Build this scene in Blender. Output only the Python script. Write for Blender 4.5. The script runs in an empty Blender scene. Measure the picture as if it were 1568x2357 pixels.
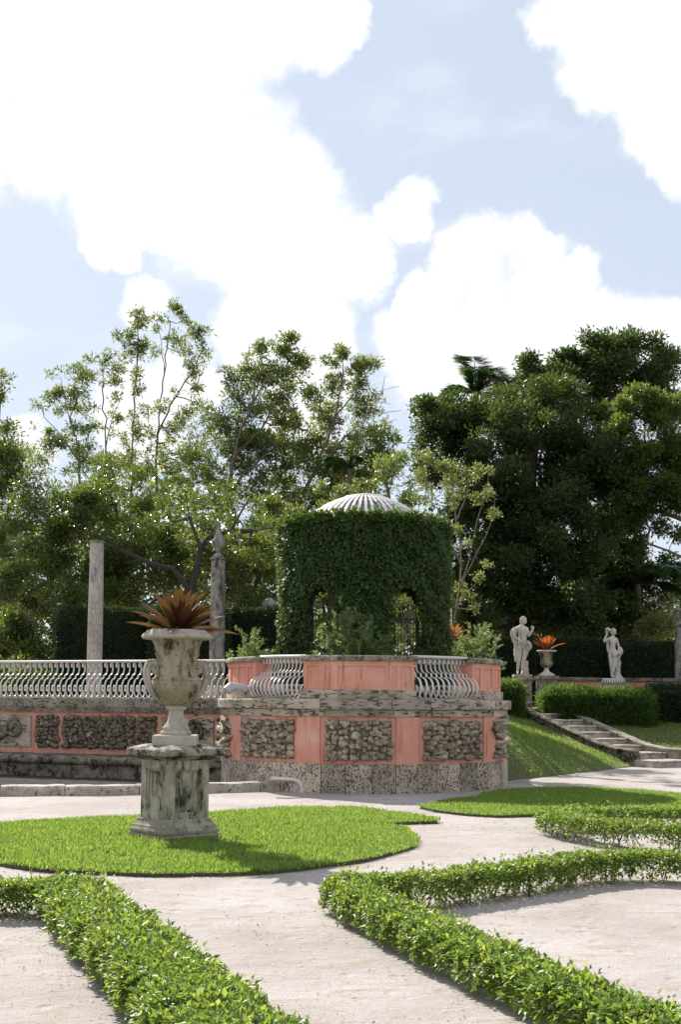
import bpy, bmesh, math, random
import numpy as np
from mathutils import Vector, Matrix, noise as mnoise

R = math.radians
SC = bpy.context.scene
COL = SC.collection
rng = np.random.default_rng(7)
random.seed(7)

# ------------------------------------------------------------------ camera
FPX = 2744.0            # focal length measured on a 1568 px wide print of the photograph
SHIFT = 246.0
PITCH = math.atan(188.0 / FPX)
ROLL = 0.0079
EYE = 1.6
cam_d = bpy.data.cameras.new('camera')
cam = bpy.data.objects.new('camera', cam_d)
COL.objects.link(cam)
cam_d.sensor_fit = 'VERTICAL'
cam_d.sensor_height = 36.0
cam_d.sensor_width = 24.0
cam_d.lens = 36.0 * FPX / 2357.0
cam_d.shift_y = SHIFT / 2357.0
cam_d.clip_start = 0.1
cam_d.clip_end = 3000
cam.matrix_world = (Matrix.Translation((0, 0, EYE)) @ Matrix.Rotation(math.pi / 2 + PITCH, 4, 'X')
                    @ Matrix.Rotation(ROLL, 4, 'Z'))
SC.camera = cam
SC.render.resolution_x, SC.render.resolution_y = 682, 1024


def ray(u, v):
    """Sight line of a point measured on the 1568 px print."""
    px, py = (u - 784.0) / FPX, (1178.5 + SHIFT - v) / FPX
    c, s = math.cos(ROLL), math.sin(ROLL)
    cx, cy = c * px - s * py, s * px + c * py
    cp, sp = math.cos(PITCH), math.sin(PITCH)
    return Vector((cx, cp - cy * sp, sp + cy * cp))


def P(u, v, z=0.0):
    d = ray(u, v)
    t = (z - EYE) / d.z
    return Vector((d.x * t, d.y * t, z))


def Q(u, v, y):
    d = ray(u, v)
    t = y / d.y
    return Vector((d.x * t, y, EYE + d.z * t))


# ------------------------------------------------------------------ node helper
class NT:
    def __init__(self, tree):
        self.t = tree
        self.n = tree.nodes
        self.l = tree.links

    def add(self, kind, **kw):
        n = self.n.new(kind)
        for k, v in kw.items():
            setattr(n, k, v)
        return n

    def put(self, sock, val):
        if isinstance(val, bpy.types.NodeSocket):
            self.l.new(val, sock)
        elif val is not None:
            if sock.type == 'RGBA' and not isinstance(val, (int, float)) and len(val) == 3:
                val = (*val, 1.0)
            if sock.type == 'VECTOR' and isinstance(val, (int, float)):
                val = (val,) * 3
            sock.default_value = val

    def math(self, op, a, b=None, c=None, clamp=False):
        n = self.add('ShaderNodeMath', operation=op, use_clamp=clamp)
        for i, x in enumerate((a, b, c)):
            if x is not None:
                self.put(n.inputs[i], x)
        return n.outputs[0]

    def vmath(self, op, a, b=None):
        n = self.add('ShaderNodeVectorMath', operation=op)
        self.put(n.inputs[0], a)
        if b is not None:
            if op == 'SCALE':
                self.put(n.inputs['Scale'], b)
            else:
                self.put(n.inputs[1], b)
        return n.outputs['Value'] if op in ('DISTANCE', 'LENGTH', 'DOT_PRODUCT') else n.outputs[0]

    def mix(self, f, a, b, mode='MIX'):
        n = self.add('ShaderNodeMix', data_type='RGBA', blend_type=mode)
        self.put(n.inputs[0], f)
        self.put(n.inputs[6], a)
        self.put(n.inputs[7], b)
        return n.outputs[2]

    def mapr(self, x, a, b, c=0.0, d=1.0, smooth=True):
        n = self.add('ShaderNodeMapRange')
        if smooth:
            n.interpolation_type = 'SMOOTHSTEP'
        for i, q in enumerate((x, a, b, c, d)):
            self.put(n.inputs[i], q)
        return n.outputs[0]

    def noise(self, vec, scale, detail=4.0, rough=0.55, dist=0.0):
        n = self.add('ShaderNodeTexNoise')
        self.put(n.inputs['Vector'], vec)
        n.inputs['Scale'].default_value = scale
        n.inputs['Detail'].default_value = detail
        n.inputs['Roughness'].default_value = rough
        n.inputs['Distortion'].default_value = dist
        return n.outputs[0]

    def voro(self, vec, scale, feature='F1', out='Distance', rnd=1.0):
        n = self.add('ShaderNodeTexVoronoi', feature=feature)
        self.put(n.inputs['Vector'], vec)
        n.inputs['Scale'].default_value = scale
        n.inputs['Randomness'].default_value = rnd
        return n.outputs[out]

    def scale(self, vec, s):
        n = self.add('ShaderNodeMapping')
        self.put(n.inputs['Vector'], vec)
        n.inputs['Scale'].default_value = s
        return n.outputs[0]

    def ramp(self, f, stops):
        n = self.add('ShaderNodeValToRGB')
        cr = n.color_ramp
        while len(cr.elements) < len(stops):
            cr.elements.new(0.5)
        for e, (p, c) in zip(cr.elements, stops):
            e.position = p
            e.color = (*c, 1.0)
        self.put(n.inputs[0], f)
        return n.outputs[0]

    def bump(self, h, strength=0.5, dist=0.02, normal=None):
        n = self.add('ShaderNodeBump')
        n.inputs['Strength'].default_value = strength
        n.inputs['Distance'].default_value = dist
        self.put(n.inputs['Height'], h)
        if normal is not None:
            self.put(n.inputs['Normal'], normal)
        return n.outputs[0]


# ------------------------------------------------------------------ world: sky, clouds, sun
SUN_AZ = R(-30.0)       # measured from straight ahead (+Y), negative = to the left
SUN_EL = R(40.0)
SUN_TO = Vector((math.sin(SUN_AZ) * math.cos(SUN_EL), math.cos(SUN_AZ) * math.cos(SUN_EL), math.sin(SUN_EL)))
world = bpy.data.worlds.new('World')
SC.world = world
world.use_nodes = True
W = NT(world.node_tree)
W.n.clear()
wout = W.add('ShaderNodeOutputWorld')
bg = W.add('ShaderNodeBackground')
sky = W.add('ShaderNodeTexSky', sky_type='NISHITA')
sky.sun_disc = False
sky.sun_elevation = SUN_EL
sky.sun_rotation = SUN_AZ
sky.air_density = 1.0
sky.dust_density = 0.6
sky.ozone_density = 1.2
gen = W.add('ShaderNodeTexCoord').outputs['Generated']
dirn = W.vmath('NORMALIZE', gen)
CLOUDS = [(100, 130, 330), (380, 120, 280), (560, 40, 170), (720, 40, 120), (815, 45, 75), (350, 350, 270), (540, 380, 200),
          (690, 460, 165), (780, 590, 140), (620, 600, 170), (480, 520, 150), (650, 705, 125), (120, 290, 190),
          (-250, 150, 380), (925, 495, 85), (965, 535, 55), (885, 500, 60), (255, 560, 70), (310, 605, 52), (205, 532, 40),
          (1120, 585, 115), (1210, 580, 105), (1060, 690, 120), (1180, 720, 200), (1330, 640, 62), (1290, 730, 130),
          (960, 790, 130), (1050, 860, 200), (1410, 770, 120), (1510, 760, 90), (945, 705, 70), (1290, 10, 120),
          (1430, 50, 180), (1520, 200, 165), (1590, 320, 120), (1660, 100, 260), (1400, 170, 105),
          (350, 695, 65), (560, 770, 110), (720, 770, 105), (330, 960, 140), (420, 900, 110), (60, 1040, 90), (700, 940, 150), (1660, 840, 160)]
warp = W.vmath('SUBTRACT', W.add('ShaderNodeTexNoise').outputs['Color'], (0.5, 0.5, 0.5))
wn = W.n[-1] if W.n[-1].bl_idname == 'ShaderNodeTexNoise' else [n for n in W.n if n.bl_idname == 'ShaderNodeTexNoise'][0]
W.put(wn.inputs['Vector'], dirn)
wn.inputs['Scale'].default_value = 14.0
wn.inputs['Detail'].default_value = 7.0
wn.inputs['Roughness'].default_value = 0.58
d_w = W.vmath('ADD', dirn, W.vmath('SCALE', warp, 0.060))
acc = None
for (cu, cv, cr_) in CLOUDS:
    c = ray(cu, cv).normalized()
    r_ = cr_ / FPX
    dd = W.vmath('DISTANCE', d_w, tuple(c))
    val = W.mapr(dd, r_ * 1.22, r_ * 0.45, 0.0, 1.0)
    acc = val if acc is None else W.math('MAXIMUM', acc, val)
puff = W.noise(d_w, 11.0, 12.0, 0.66)
acc = W.mapr(W.math('ADD', acc, W.math('MULTIPLY', W.math('ADD', W.math('MULTIPLY', W.math('SUBTRACT', puff, 0.5), 1.6), W.math('MULTIPLY', W.math('SUBTRACT', W.noise(d_w, 34.0, 8.0, 0.6), 0.5), 0.8)), 1.0)), 0.34, 0.92)
# the same broken cumulus carries on over the rest of the sky
view = ray(784, 1178)
view.normalize()
off = W.mapr(W.vmath('DOT_PRODUCT', dirn, tuple(view)), math.cos(R(30)), math.cos(R(36)), 0.0, 1.0)
cn = W.noise(dirn, 3.2, 8.0, 0.55)
rest = W.math('MULTIPLY', W.mapr(cn, 0.50, 0.60), off)
acc = W.math('MAXIMUM', acc, rest)
thin = W.noise(W.scale(dirn, (1.0, 1.0, 2.2)), 7.0, 6.0, 0.6)
acc = W.math('ADD', acc, W.math('MULTIPLY', W.mapr(thin, 0.50, 0.8), 0.40), clamp=True)
sep = W.add('ShaderNodeSeparateXYZ')
W.put(sep.inputs[0], dirn)
haze_f = W.mapr(sep.outputs['Z'], 0.02, 0.50, 0.90, 0.72)
SKY_PALE = (5.6, 6.15, 7.0)
skyc = W.mix(haze_f, sky.outputs[0], SKY_PALE)
cshade = W.noise(d_w, 6.0, 5.0, 0.55)
ccol = W.ramp(cshade, [(0.32, (0.86, 0.885, 0.93)), (0.62, (1.0, 1.0, 1.0))])
ccol = W.vmath('SCALE', ccol, 8.6)
full = W.mix(acc, skyc, ccol)
W.put(bg.inputs['Color'], full)
bg.inputs['Strength'].default_value = 0.085
W.put(wout.inputs['Surface'], bg.outputs[0])

sun_d = bpy.data.lights.new('sun', 'SUN')
sun_d.energy = 5.0
sun_d.angle = R(0.53)
sun_d.color = (1.0, 0.945, 0.86)
sun = bpy.data.objects.new('sun', sun_d)
COL.objects.link(sun)
sun.rotation_euler = SUN_TO.to_track_quat('Z', 'Y').to_euler()
sun.location = (0, 0, 30)

SC.view_settings.view_transform = 'Standard'
SC.view_settings.look = 'None'
SC.view_settings.exposure = 0.68
SC.view_settings.gamma = 1.0
SC.view_settings.use_curve_mapping = False
SC.cycles.max_bounces = 8
SC.cycles.diffuse_bounces = 4
SC.cycles.glossy_bounces = 2
SC.cycles.transmission_bounces = 5
SC.cycles.caustics_reflective = False
SC.cycles.caustics_refractive = False


# ------------------------------------------------------------------ materials
def new_mat(name):
    m = bpy.data.materials.new(name)
    m.use_nodes = True
    t = NT(m.node_tree)
    b = t.n['Principled BSDF']
    return m, t, b


def coords(t, random_off=False):
    tc = t.add('ShaderNodeTexCoord').outputs['Object']
    if random_off:
        oi = t.add('ShaderNodeObjectInfo')
        cb = t.add('ShaderNodeCombineXYZ')
        for i, k in enumerate((37.0, 91.0, 53.0)):
            t.put(cb.inputs[i], t.math('MULTIPLY', oi.outputs['Random'], k))
        tc = t.vmath('ADD', tc, cb.outputs[0])
    return tc


def m_gravel():
    m, t, b = new_mat('pale_gravel')
    c = coords(t)
    a = t.noise(c, 0.7, 5, 0.6)
    g = t.noise(c, 85.0, 3, 0.7)
    k = t.noise(c, 16.0, 5, 0.65)
    trod = t.noise(t.scale(c, (1.0, 1.6, 1.0)), 3.6, 7, 0.66, 0.5)
    col = t.ramp(a, [(0.30, (0.315, 0.28, 0.262)), (0.55, (0.405, 0.372, 0.36)), (0.75, (0.455, 0.425, 0.416))])
    col = t.mix(t.mapr(trod, 0.50, 0.66, 0.0, 0.85), col, (0.335, 0.28, 0.238))
    col = t.mix(t.mapr(k, 0.58, 0.72, 0.0, 0.5), col, (0.36, 0.305, 0.265))
    damp = t.noise(c, 0.33, 4, 0.6)
    col = t.mix(t.mapr(damp, 0.56, 0.70, 0.0, 0.35), col, (0.36, 0.31, 0.275))
    steps_ = t.voro(t.scale(c, (1.0, 0.8, 1.0)), 3.6)
    col = t.mix(t.mapr(steps_, 0.16, 0.05, 0.0, 0.28), col, (0.36, 0.31, 0.27))
    grain = t.ramp(g, [(0.32, (0.62, 0.58, 0.54)), (0.5, (1.0, 1.0, 1.0)), (0.7, (1.12, 1.10, 1.08))])
    col = t.mix(0.8, col, grain, 'MULTIPLY')
    t.put(b.inputs['Base Color'], col)
    b.inputs['Roughness'].default_value = 0.95
    b.inputs['Specular IOR Level'].default_value = 0.1
    h = t.math('ADD', t.math('MULTIPLY', trod, 1.0), t.math('MULTIPLY', k, 0.35))
    h = t.math('ADD', h, t.math('MULTIPLY', t.mapr(steps_, 0.05, 0.22), 0.5))
    h = t.math('ADD', h, t.math('MULTIPLY', g, 0.10))
    t.put(b.inputs['Normal'], t.bump(h, 0.8, 0.03))
    return m


def m_pink(name='pink_stucco', k=1.0):
    m, t, b = new_mat(name)
    c = coords(t)
    a = t.noise(c, 1.6, 5, 0.6)
    s = t.noise(t.scale(c, (5.0, 5.0, 0.45)), 2.0, 5, 0.6)
    f = t.noise(c, 45.0, 3, 0.6)
    col = t.ramp(a, [(0.3, (0.60 * k, 0.26 * k, 0.185 * k)), (0.52, (0.66 * k, 0.325 * k, 0.245 * k)), (0.72, (0.69 * k, 0.41 * k, 0.33 * k))])
    col = t.mix(t.mapr(s, 0.54, 0.70, 0.0, 0.85), col, (0.50 * k, 0.13 * k, 0.06 * k))
    col = t.mix(t.mapr(s, 0.42, 0.28, 0.0, 0.35), col, (0.74, 0.42, 0.33))
    col = t.mix(t.mapr(t.noise(t.scale(c, (9, 9, 0.8)), 2.2, 6, 0.65), 0.61, 0.75, 0.0, 0.6), col, (0.22, 0.115, 0.08))
    col = t.mix(t.mapr(f, 0.35, 0.7, 0.0, 0.14), col, (0.42, 0.16, 0.10))
    t.put(b.inputs['Base Color'], col)
    b.inputs['Roughness'].default_value = 0.9
    b.inputs['Specular IOR Level'].default_value = 0.15
    t.put(b.inputs['Normal'], t.bump(t.math('ADD', f, t.math('MULTIPLY', a, 2.0)), 0.25, 0.01))
    return m


def m_coral(name, light, mid, dark, pit=14.0, thr=(0.50, 0.58), moss=0.15, streak=(1, 1, 1), bump=1.0, rnd=False):
    """Pitted shell limestone."""
    m, t, b = new_mat(name)
    c = coords(t, rnd)
    cs = t.scale(c, streak)
    dn = t.vmath('SUBTRACT', t.add('ShaderNodeTexNoise').outputs['Color'], (0.5, 0.5, 0.5))
    nn = [n for n in t.n if n.bl_idname == 'ShaderNodeTexNoise'][0]
    t.put(nn.inputs['Vector'], c)
    nn.inputs['Scale'].default_value = 9.0
    cw = t.vmath('ADD', cs, t.vmath('SCALE', dn, 0.05))
    big = t.noise(c, 2.3, 4, 0.6)
    mid_n = t.noise(c, 7.0, 4, 0.6)
    p = t.noise(cw, pit, 3.0, 0.58, 0.25)
    fine = t.noise(c, 70, 3, 0.6)
    bias = t.math('ADD', t.math('MULTIPLY', t.math('SUBTRACT', big, 0.5), 0.30), t.math('MULTIPLY', t.math('SUBTRACT', mid_n, 0.5), 0.16))
    pv = t.math('ADD', p, bias)
    pitf = t.mapr(pv, thr[0], thr[1])
    col = t.mix(t.mapr(big, 0.35, 0.65), light, mid)
    col = t.mix(t.mapr(fine, 0.4, 0.75, 0.0, 0.35), col, mid)
    if rnd:
        oi2 = t.add('ShaderNodeObjectInfo')
        col = t.mix(1.0, col, t.ramp(t.math('FRACT', t.math('MULTIPLY', oi2.outputs['Random'], 17.0)), [(0.0, (0.66, 0.64, 0.62)), (0.5, (1.0, 0.99, 0.97)), (0.93, (1.12, 1.09, 1.04)), (1.0, (1.5, 1.42, 1.35))]), 'MULTIPLY')
    col = t.mix(t.mapr(t.noise(c, 1.1, 4, 0.6), 0.56, 0.70, 0.0, moss * 3.0), col, (0.16, 0.155, 0.085))
    col = t.mix(t.math('MULTIPLY', pitf, 0.92), col, dark)
    t.put(b.inputs['Base Color'], col)
    b.inputs['Roughness'].default_value = 0.92
    b.inputs['Specular IOR Level'].default_value = 0.15
    h = t.math('SUBTRACT', t.math('MULTIPLY', fine, 0.15), pitf)
    t.put(b.inputs['Normal'], t.bump(h, 0.8 * bump, 0.03))
    return m


def m_stone(name, base, light, dark, stain=0.5, vertical=False, rough_scale=1.0, black=(0.028, 0.027, 0.022)):
    """Weathered cast stone with soot, moss and pale lime patches."""
    m, t, b = new_mat(name)
    c = coords(t)
    cs = t.scale(c, (1.0, 1.0, 0.35)) if vertical else c
    a = t.noise(c, 3.0 * rough_scale, 5, 0.62)
    s = t.noise(cs, 4.2 * rough_scale, 6, 0.68, 0.4)
    s2 = t.noise(cs, 11.0 * rough_scale, 5, 0.65, 0.3)
    f = t.noise(c, 55, 4, 0.62)
    col = t.mix(t.mapr(a, 0.38, 0.62), base, light)
    sv = t.math('ADD', t.math('MULTIPLY', s, 0.65), t.math('MULTIPLY', s2, 0.35))
    lo = 0.60 - 0.16 * stain
    col = t.mix(t.mapr(sv, lo, lo + 0.09, 0.0, 0.55), col, dark)
    col = t.mix(t.mapr(sv, lo + 0.07, lo + 0.13, 0.0, 0.92), col, black)
    col = t.mix(t.mapr(f, 0.55, 0.75, 0.0, 0.35), col, dark)
    t.put(b.inputs['Base Color'], col)
    b.inputs['Roughness'].default_value = 0.9
    b.inputs['Specular IOR Level'].default_value = 0.15
    h = t.math('ADD', t.math('MULTIPLY', f, 0.5), t.math('MULTIPLY', s2, 1.2))
    t.put(b.inputs['Normal'], t.bump(h, 0.6, 0.018))
    return m


def m_marble():
    m, t, b = new_mat('veined_marble')
    c = coords(t)
    dn = t.noise(c, 7, 4, 0.6)
    cw = t.vmath('ADD', t.scale(c, (1, 1, 0.42)), t.vmath('SCALE', t.add('ShaderNodeCombineXYZ').outputs[0], 1.0))
    cmb = [n for n in t.n if n.bl_idname == 'ShaderNodeCombineXYZ'][0]
    for i in range(3):
        t.put(cmb.inputs[i], t.math('MULTIPLY', dn, 0.12))
    e = t.voro(cw, 10.0, 'DISTANCE_TO_EDGE')
    e2 = t.voro(cw, 23.0, 'DISTANCE_TO_EDGE')
    a = t.noise(c, 2.0, 4, 0.6)
    col = t.mix(t.mapr(a, 0.35, 0.65), (0.43, 0.395, 0.365), (0.32, 0.285, 0.255))
    col = t.mix(t.mapr(e2, 0.05, 0.0, 0.0, 0.35), col, (0.22, 0.17, 0.12))
    col = t.mix(t.mapr(e, 0.07, 0.0, 0.0, 0.85), col, (0.16, 0.115, 0.075))
    col = t.mix(t.mapr(t.noise(t.scale(c, (4, 4, 0.5)), 2, 5, 0.6), 0.60, 0.72, 0.0, 0.75), col, (0.07, 0.06, 0.05))
    t.put(b.inputs['Base Color'], col)
    b.inputs['Roughness'].default_value = 0.6
    t.put(b.inputs['Normal'], t.bump(e, 0.3, 0.01))
    return m


def m_plain(name, col, rough=0.5, var=0.12, scale=12.0, metal=0.0, dirt=None):
    m, t, b = new_mat(name)
    c = coords(t)
    n = t.noise(c, scale, 4, 0.6)
    cc = t.mix(t.mapr(n, 0.3, 0.7), tuple(x * (1 - var) for x in col), tuple(min(1, x * (1 + var)) for x in col))
    if dirt:
        cc = t.mix(t.mapr(t.noise(c, scale * 0.6, 6, 0.7), 0.56, 0.70, 0.0, 0.7), cc, dirt)
    t.put(b.inputs['Base Color'], cc)
    b.inputs['Roughness'].default_value = rough
    b.inputs['Metallic'].default_value = metal
    t.put(b.inputs['Normal'], t.bump(n, 0.25, 0.01))
    return m


def m_leaf(name, stops, trans=0.35, tcol=(0.30, 0.42, 0.06), rough=0.38, spec=0.5, dead=None):
    m, t, b = new_mat(name)
    g = t.add('ShaderNodeNewGeometry')
    col = t.ramp(g.outputs['Random Per Island'], stops)
    if dead:
        c_ = coords(t)
        col = t.mix(t.mapr(t.noise(c_, 1.6, 5, 0.65), 0.50, 0.72, 0.0, 0.55), col, tuple(1.9 * q for q in stops[1][1]))
        col = t.mix(t.mapr(t.noise(t.scale(c_, (1.3, 1.3, 1.0)), 2.3, 5, 0.7), 0.58, 0.68, 0.0, 0.75), col, dead)
    t.put(b.inputs['Base Color'], col)
    b.inputs['Roughness'].default_value = rough
    b.inputs['Specular IOR Level'].default_value = spec
    tr = t.add('ShaderNodeBsdfTranslucent')
    t.put(tr.inputs['Color'], t.mix(0.45, tcol, t.mix(1.0, col, (3.2, 3.2, 2.2), 'MULTIPLY')))
    mx = t.add('ShaderNodeMixShader')
    mx.inputs[0].default_value = trans
    t.l.new(b.outputs[0], mx.inputs[1])
    t.l.new(tr.outputs[0], mx.inputs[2])
    out = [n for n in t.n if n.type == 'OUTPUT_MATERIAL'][0]
    t.l.new(mx.outputs[0], out.inputs['Surface'])
    return m


def m_soil(name='soil', a=(0.07, 0.05, 0.035), bcol=(0.13, 0.10, 0.07)):
    return m_plain(name, tuple((x + y) / 2 for x, y in zip(a, bcol)), 0.95, 0.35, 30)


M = {}
M['gravel'] = m_gravel()
M['pink'] = m_pink()
M['coralblock'] = m_coral('pitted_coral_stone', (0.54, 0.46, 0.385), (0.43, 0.36, 0.29), (0.085, 0.072, 0.056), 36.0, (0.53, 0.605), 0.10, (1, 1, 0.72), 1.0, True)
M['cornice'] = m_coral('weathered_coral_stone', (0.47, 0.415, 0.34), (0.33, 0.29, 0.23), (0.070, 0.064, 0.048), 15.0, (0.545, 0.655), 0.22, (0.45, 0.45, 1.9), 1.0, True)
M['coping'] = m_coral('lichened_coping_stone', (0.38, 0.345, 0.29), (0.24, 0.22, 0.18), (0.055, 0.050, 0.041), 24.0, (0.53, 0.66), 0.2, (1, 1, 1.2), 1.0, True)
M['rock'] = m_coral('coral_rock', (0.62, 0.53, 0.415), (0.44, 0.365, 0.27), (0.052, 0.042, 0.031), 30.0, (0.545, 0.61), 0.05, (1, 1, 1), 1.3, True)
M['rockdark'] = m_coral('mossy_coral_rock', (0.47, 0.395, 0.30), (0.29, 0.24, 0.18), (0.04, 0.032, 0.024), 34.0, (0.52, 0.60), 0.10, (1, 1, 1), 1.3, True)
M['mortar'] = m_plain('dark_mortar', (0.17, 0.145, 0.11), 0.95, 0.4, 25)
M['darkstone'] = m_stone('sooty_stone', (0.18, 0.155, 0.12), (0.26, 0.225, 0.18), (0.07, 0.06, 0.045), 1.0)
M['kerb'] = m_stone('kerb_limestone', (0.36, 0.32, 0.265), (0.50, 0.45, 0.40), (0.15, 0.125, 0.09), 0.62, False, 1.4)
M['urn'] = m_stone('urn_stone', (0.27, 0.228, 0.15), (0.37, 0.325, 0.235), (0.14, 0.115, 0.07), 0.85, True)
M['plinth'] = m_stone('pale_plinth_stone', (0.36, 0.32, 0.26), (0.46, 0.42, 0.36), (0.20, 0.17, 0.125), 0.45)
M['pedestal'] = m_stone('stained_stucco', (0.33, 0.30, 0.225), (0.47, 0.44, 0.35), (0.13, 0.115, 0.078), 0.90, True, 1.15)
M['slab'] = m_stone('blackened_slab_stone', (0.30, 0.27, 0.225), (0.42, 0.39, 0.34), (0.085, 0.077, 0.055), 1.05)
M['basestone'] = m_stone('grey_base_stone', (0.25, 0.225, 0.18), (0.36, 0.325, 0.27), (0.10, 0.09, 0.065), 0.7)
M['greycol'] = m_stone('mottled_grey_stone', (0.19, 0.175, 0.155), (0.31, 0.29, 0.265), (0.075, 0.068, 0.057), 0.85, True, 1.8)
M['statue'] = m_stone('statue_limestone', (0.52, 0.475, 0.415), (0.60, 0.56, 0.51), (0.27, 0.235, 0.185), 0.36)
M['marble'] = m_marble()
M['white'] = m_plain('white_painted_iron', (0.60, 0.575, 0.545), 0.5, 0.08, 10, 0, (0.33, 0.28, 0.22))
M['slat'] = m_plain('white_painted_slat', (0.62, 0.61, 0.60), 0.55, 0.08, 8, 0, (0.42, 0.41, 0.40))
M['pvc'] = m_plain('white_plastic_pipe', (0.66, 0.60, 0.53), 0.4, 0.05, 6)
M['lampmetal'] = m_plain('grey_lamp_metal', (0.40, 0.395, 0.41), 0.5, 0.10, 14, 0, (0.22, 0.20, 0.18))
M['iron'] = m_plain('dark_wrought_iron', (0.02, 0.02, 0.022), 0.5, 0.3, 20)
M['rust'] = m_plain('rusty_iron', (0.11, 0.045, 0.025), 0.85, 0.3, 40)
M['edging'] = m_plain('dark_metal_edging', (0.075, 0.055, 0.042), 0.9, 0.4, 20)
M['soil'] = m_soil()
M['lawnsoil'] = m_plain('lawn_thatch', (0.075, 0.085, 0.03), 0.95, 0.4, 20)
M['terrace'] = m_plain('terrace_gravel', (0.34, 0.30, 0.26), 0.95, 0.2, 6)
M['bark'] = m_plain('grey_brown_bark', (0.13, 0.105, 0.08), 0.9, 0.35, 14)
M['barkdark'] = m_plain('dark_bark', (0.045, 0.036, 0.028), 0.9, 0.35, 14)
M['barkpale'] = m_plain('pale_twig_bark', (0.17, 0.14, 0.10), 0.9, 0.25, 14)
M['poolfloor'] = m_plain('dark_pool_stone', (0.045, 0.040, 0.033), 0.95, 0.5, 5)
M['poolfloor'].node_tree.nodes['Principled BSDF'].inputs['Specular IOR Level'].default_value = 0.05
M['twig'] = m_plain('hedge_twig', (0.17, 0.125, 0.08), 0.9, 0.3, 25)

GREEN = [(0.0, (0.012, 0.040, 0.010)), (0.35, (0.030, 0.075, 0.014)), (0.75, (0.055, 0.105, 0.018)), (1.0, (0.11, 0.14, 0.03))]
M['leaf_hedge'] = m_leaf('low_hedge_leaf', [(0, (0.03, 0.075, 0.013)), (0.4, (0.07, 0.145, 0.022)), (0.75, (0.155, 0.235, 0.04)), (1, (0.34, 0.37, 0.1))], 0.36, (0.4, 0.48, 0.07), 0.42, 0.40)
M['leaf_grass'] = m_leaf('lawn_grass', [(0, (0.055, 0.11, 0.02)), (0.4, (0.105, 0.185, 0.03)), (0.8, (0.165, 0.25, 0.05)), (0.93, (0.22, 0.28, 0.085)), (1, (0.42, 0.37, 0.22))], 0.42, (0.36, 0.48, 0.06), 0.5, 0.3)
M['leaf_ivy'] = m_leaf('ivy_leaf', [(0, (0.014, 0.034, 0.009)), (0.5, (0.025, 0.056, 0.012)), (0.93, (0.045, 0.088, 0.018)), (1, (0.13, 0.095, 0.04))], 0.24, (0.32, 0.46, 0.06), 0.5, 0.25, (0.050, 0.036, 0.020))
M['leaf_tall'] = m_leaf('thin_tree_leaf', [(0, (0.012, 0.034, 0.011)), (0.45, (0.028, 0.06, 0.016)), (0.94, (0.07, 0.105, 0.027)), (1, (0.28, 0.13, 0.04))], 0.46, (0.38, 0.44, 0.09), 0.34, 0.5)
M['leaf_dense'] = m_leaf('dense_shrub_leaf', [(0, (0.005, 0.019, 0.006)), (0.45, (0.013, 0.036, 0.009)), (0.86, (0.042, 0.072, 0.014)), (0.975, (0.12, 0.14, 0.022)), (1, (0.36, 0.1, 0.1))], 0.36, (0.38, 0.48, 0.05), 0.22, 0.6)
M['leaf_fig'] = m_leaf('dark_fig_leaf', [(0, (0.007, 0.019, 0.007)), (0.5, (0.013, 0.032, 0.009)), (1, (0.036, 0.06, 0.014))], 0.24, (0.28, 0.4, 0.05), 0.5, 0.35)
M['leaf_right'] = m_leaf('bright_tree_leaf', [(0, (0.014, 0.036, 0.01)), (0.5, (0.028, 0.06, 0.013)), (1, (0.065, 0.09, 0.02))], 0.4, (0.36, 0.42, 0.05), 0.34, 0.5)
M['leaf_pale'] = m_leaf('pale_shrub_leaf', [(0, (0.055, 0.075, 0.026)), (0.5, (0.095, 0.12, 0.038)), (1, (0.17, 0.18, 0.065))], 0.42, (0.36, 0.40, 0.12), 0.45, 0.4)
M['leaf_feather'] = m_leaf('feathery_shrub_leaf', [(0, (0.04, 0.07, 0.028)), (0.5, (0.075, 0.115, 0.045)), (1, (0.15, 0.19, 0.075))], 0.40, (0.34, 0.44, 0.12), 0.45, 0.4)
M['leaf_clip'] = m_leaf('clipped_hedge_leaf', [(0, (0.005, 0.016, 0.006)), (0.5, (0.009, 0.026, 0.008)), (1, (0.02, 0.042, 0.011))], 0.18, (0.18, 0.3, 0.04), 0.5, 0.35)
M['leaf_low'] = m_leaf('bank_hedge_leaf', [(0, (0.016, 0.044, 0.01)), (0.5, (0.032, 0.07, 0.014)), (1, (0.07, 0.115, 0.022))], 0.36, (0.28, 0.42, 0.05), 0.5, 0.3)
M['leaf_palm'] = m_leaf('palm_leaflet', [(0.0, (0.02, 0.055, 0.018)), (1.0, (0.045, 0.10, 0.03))], 0.25, (0.2, 0.34, 0.06), 0.35, 0.5)
M['hedgecore'] = m_plain('dark_core_fill', (0.012, 0.018, 0.008), 0.95, 0.4, 20)  # near-black fill of the light-blocking hedge boxes and the pavilion shell


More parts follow.
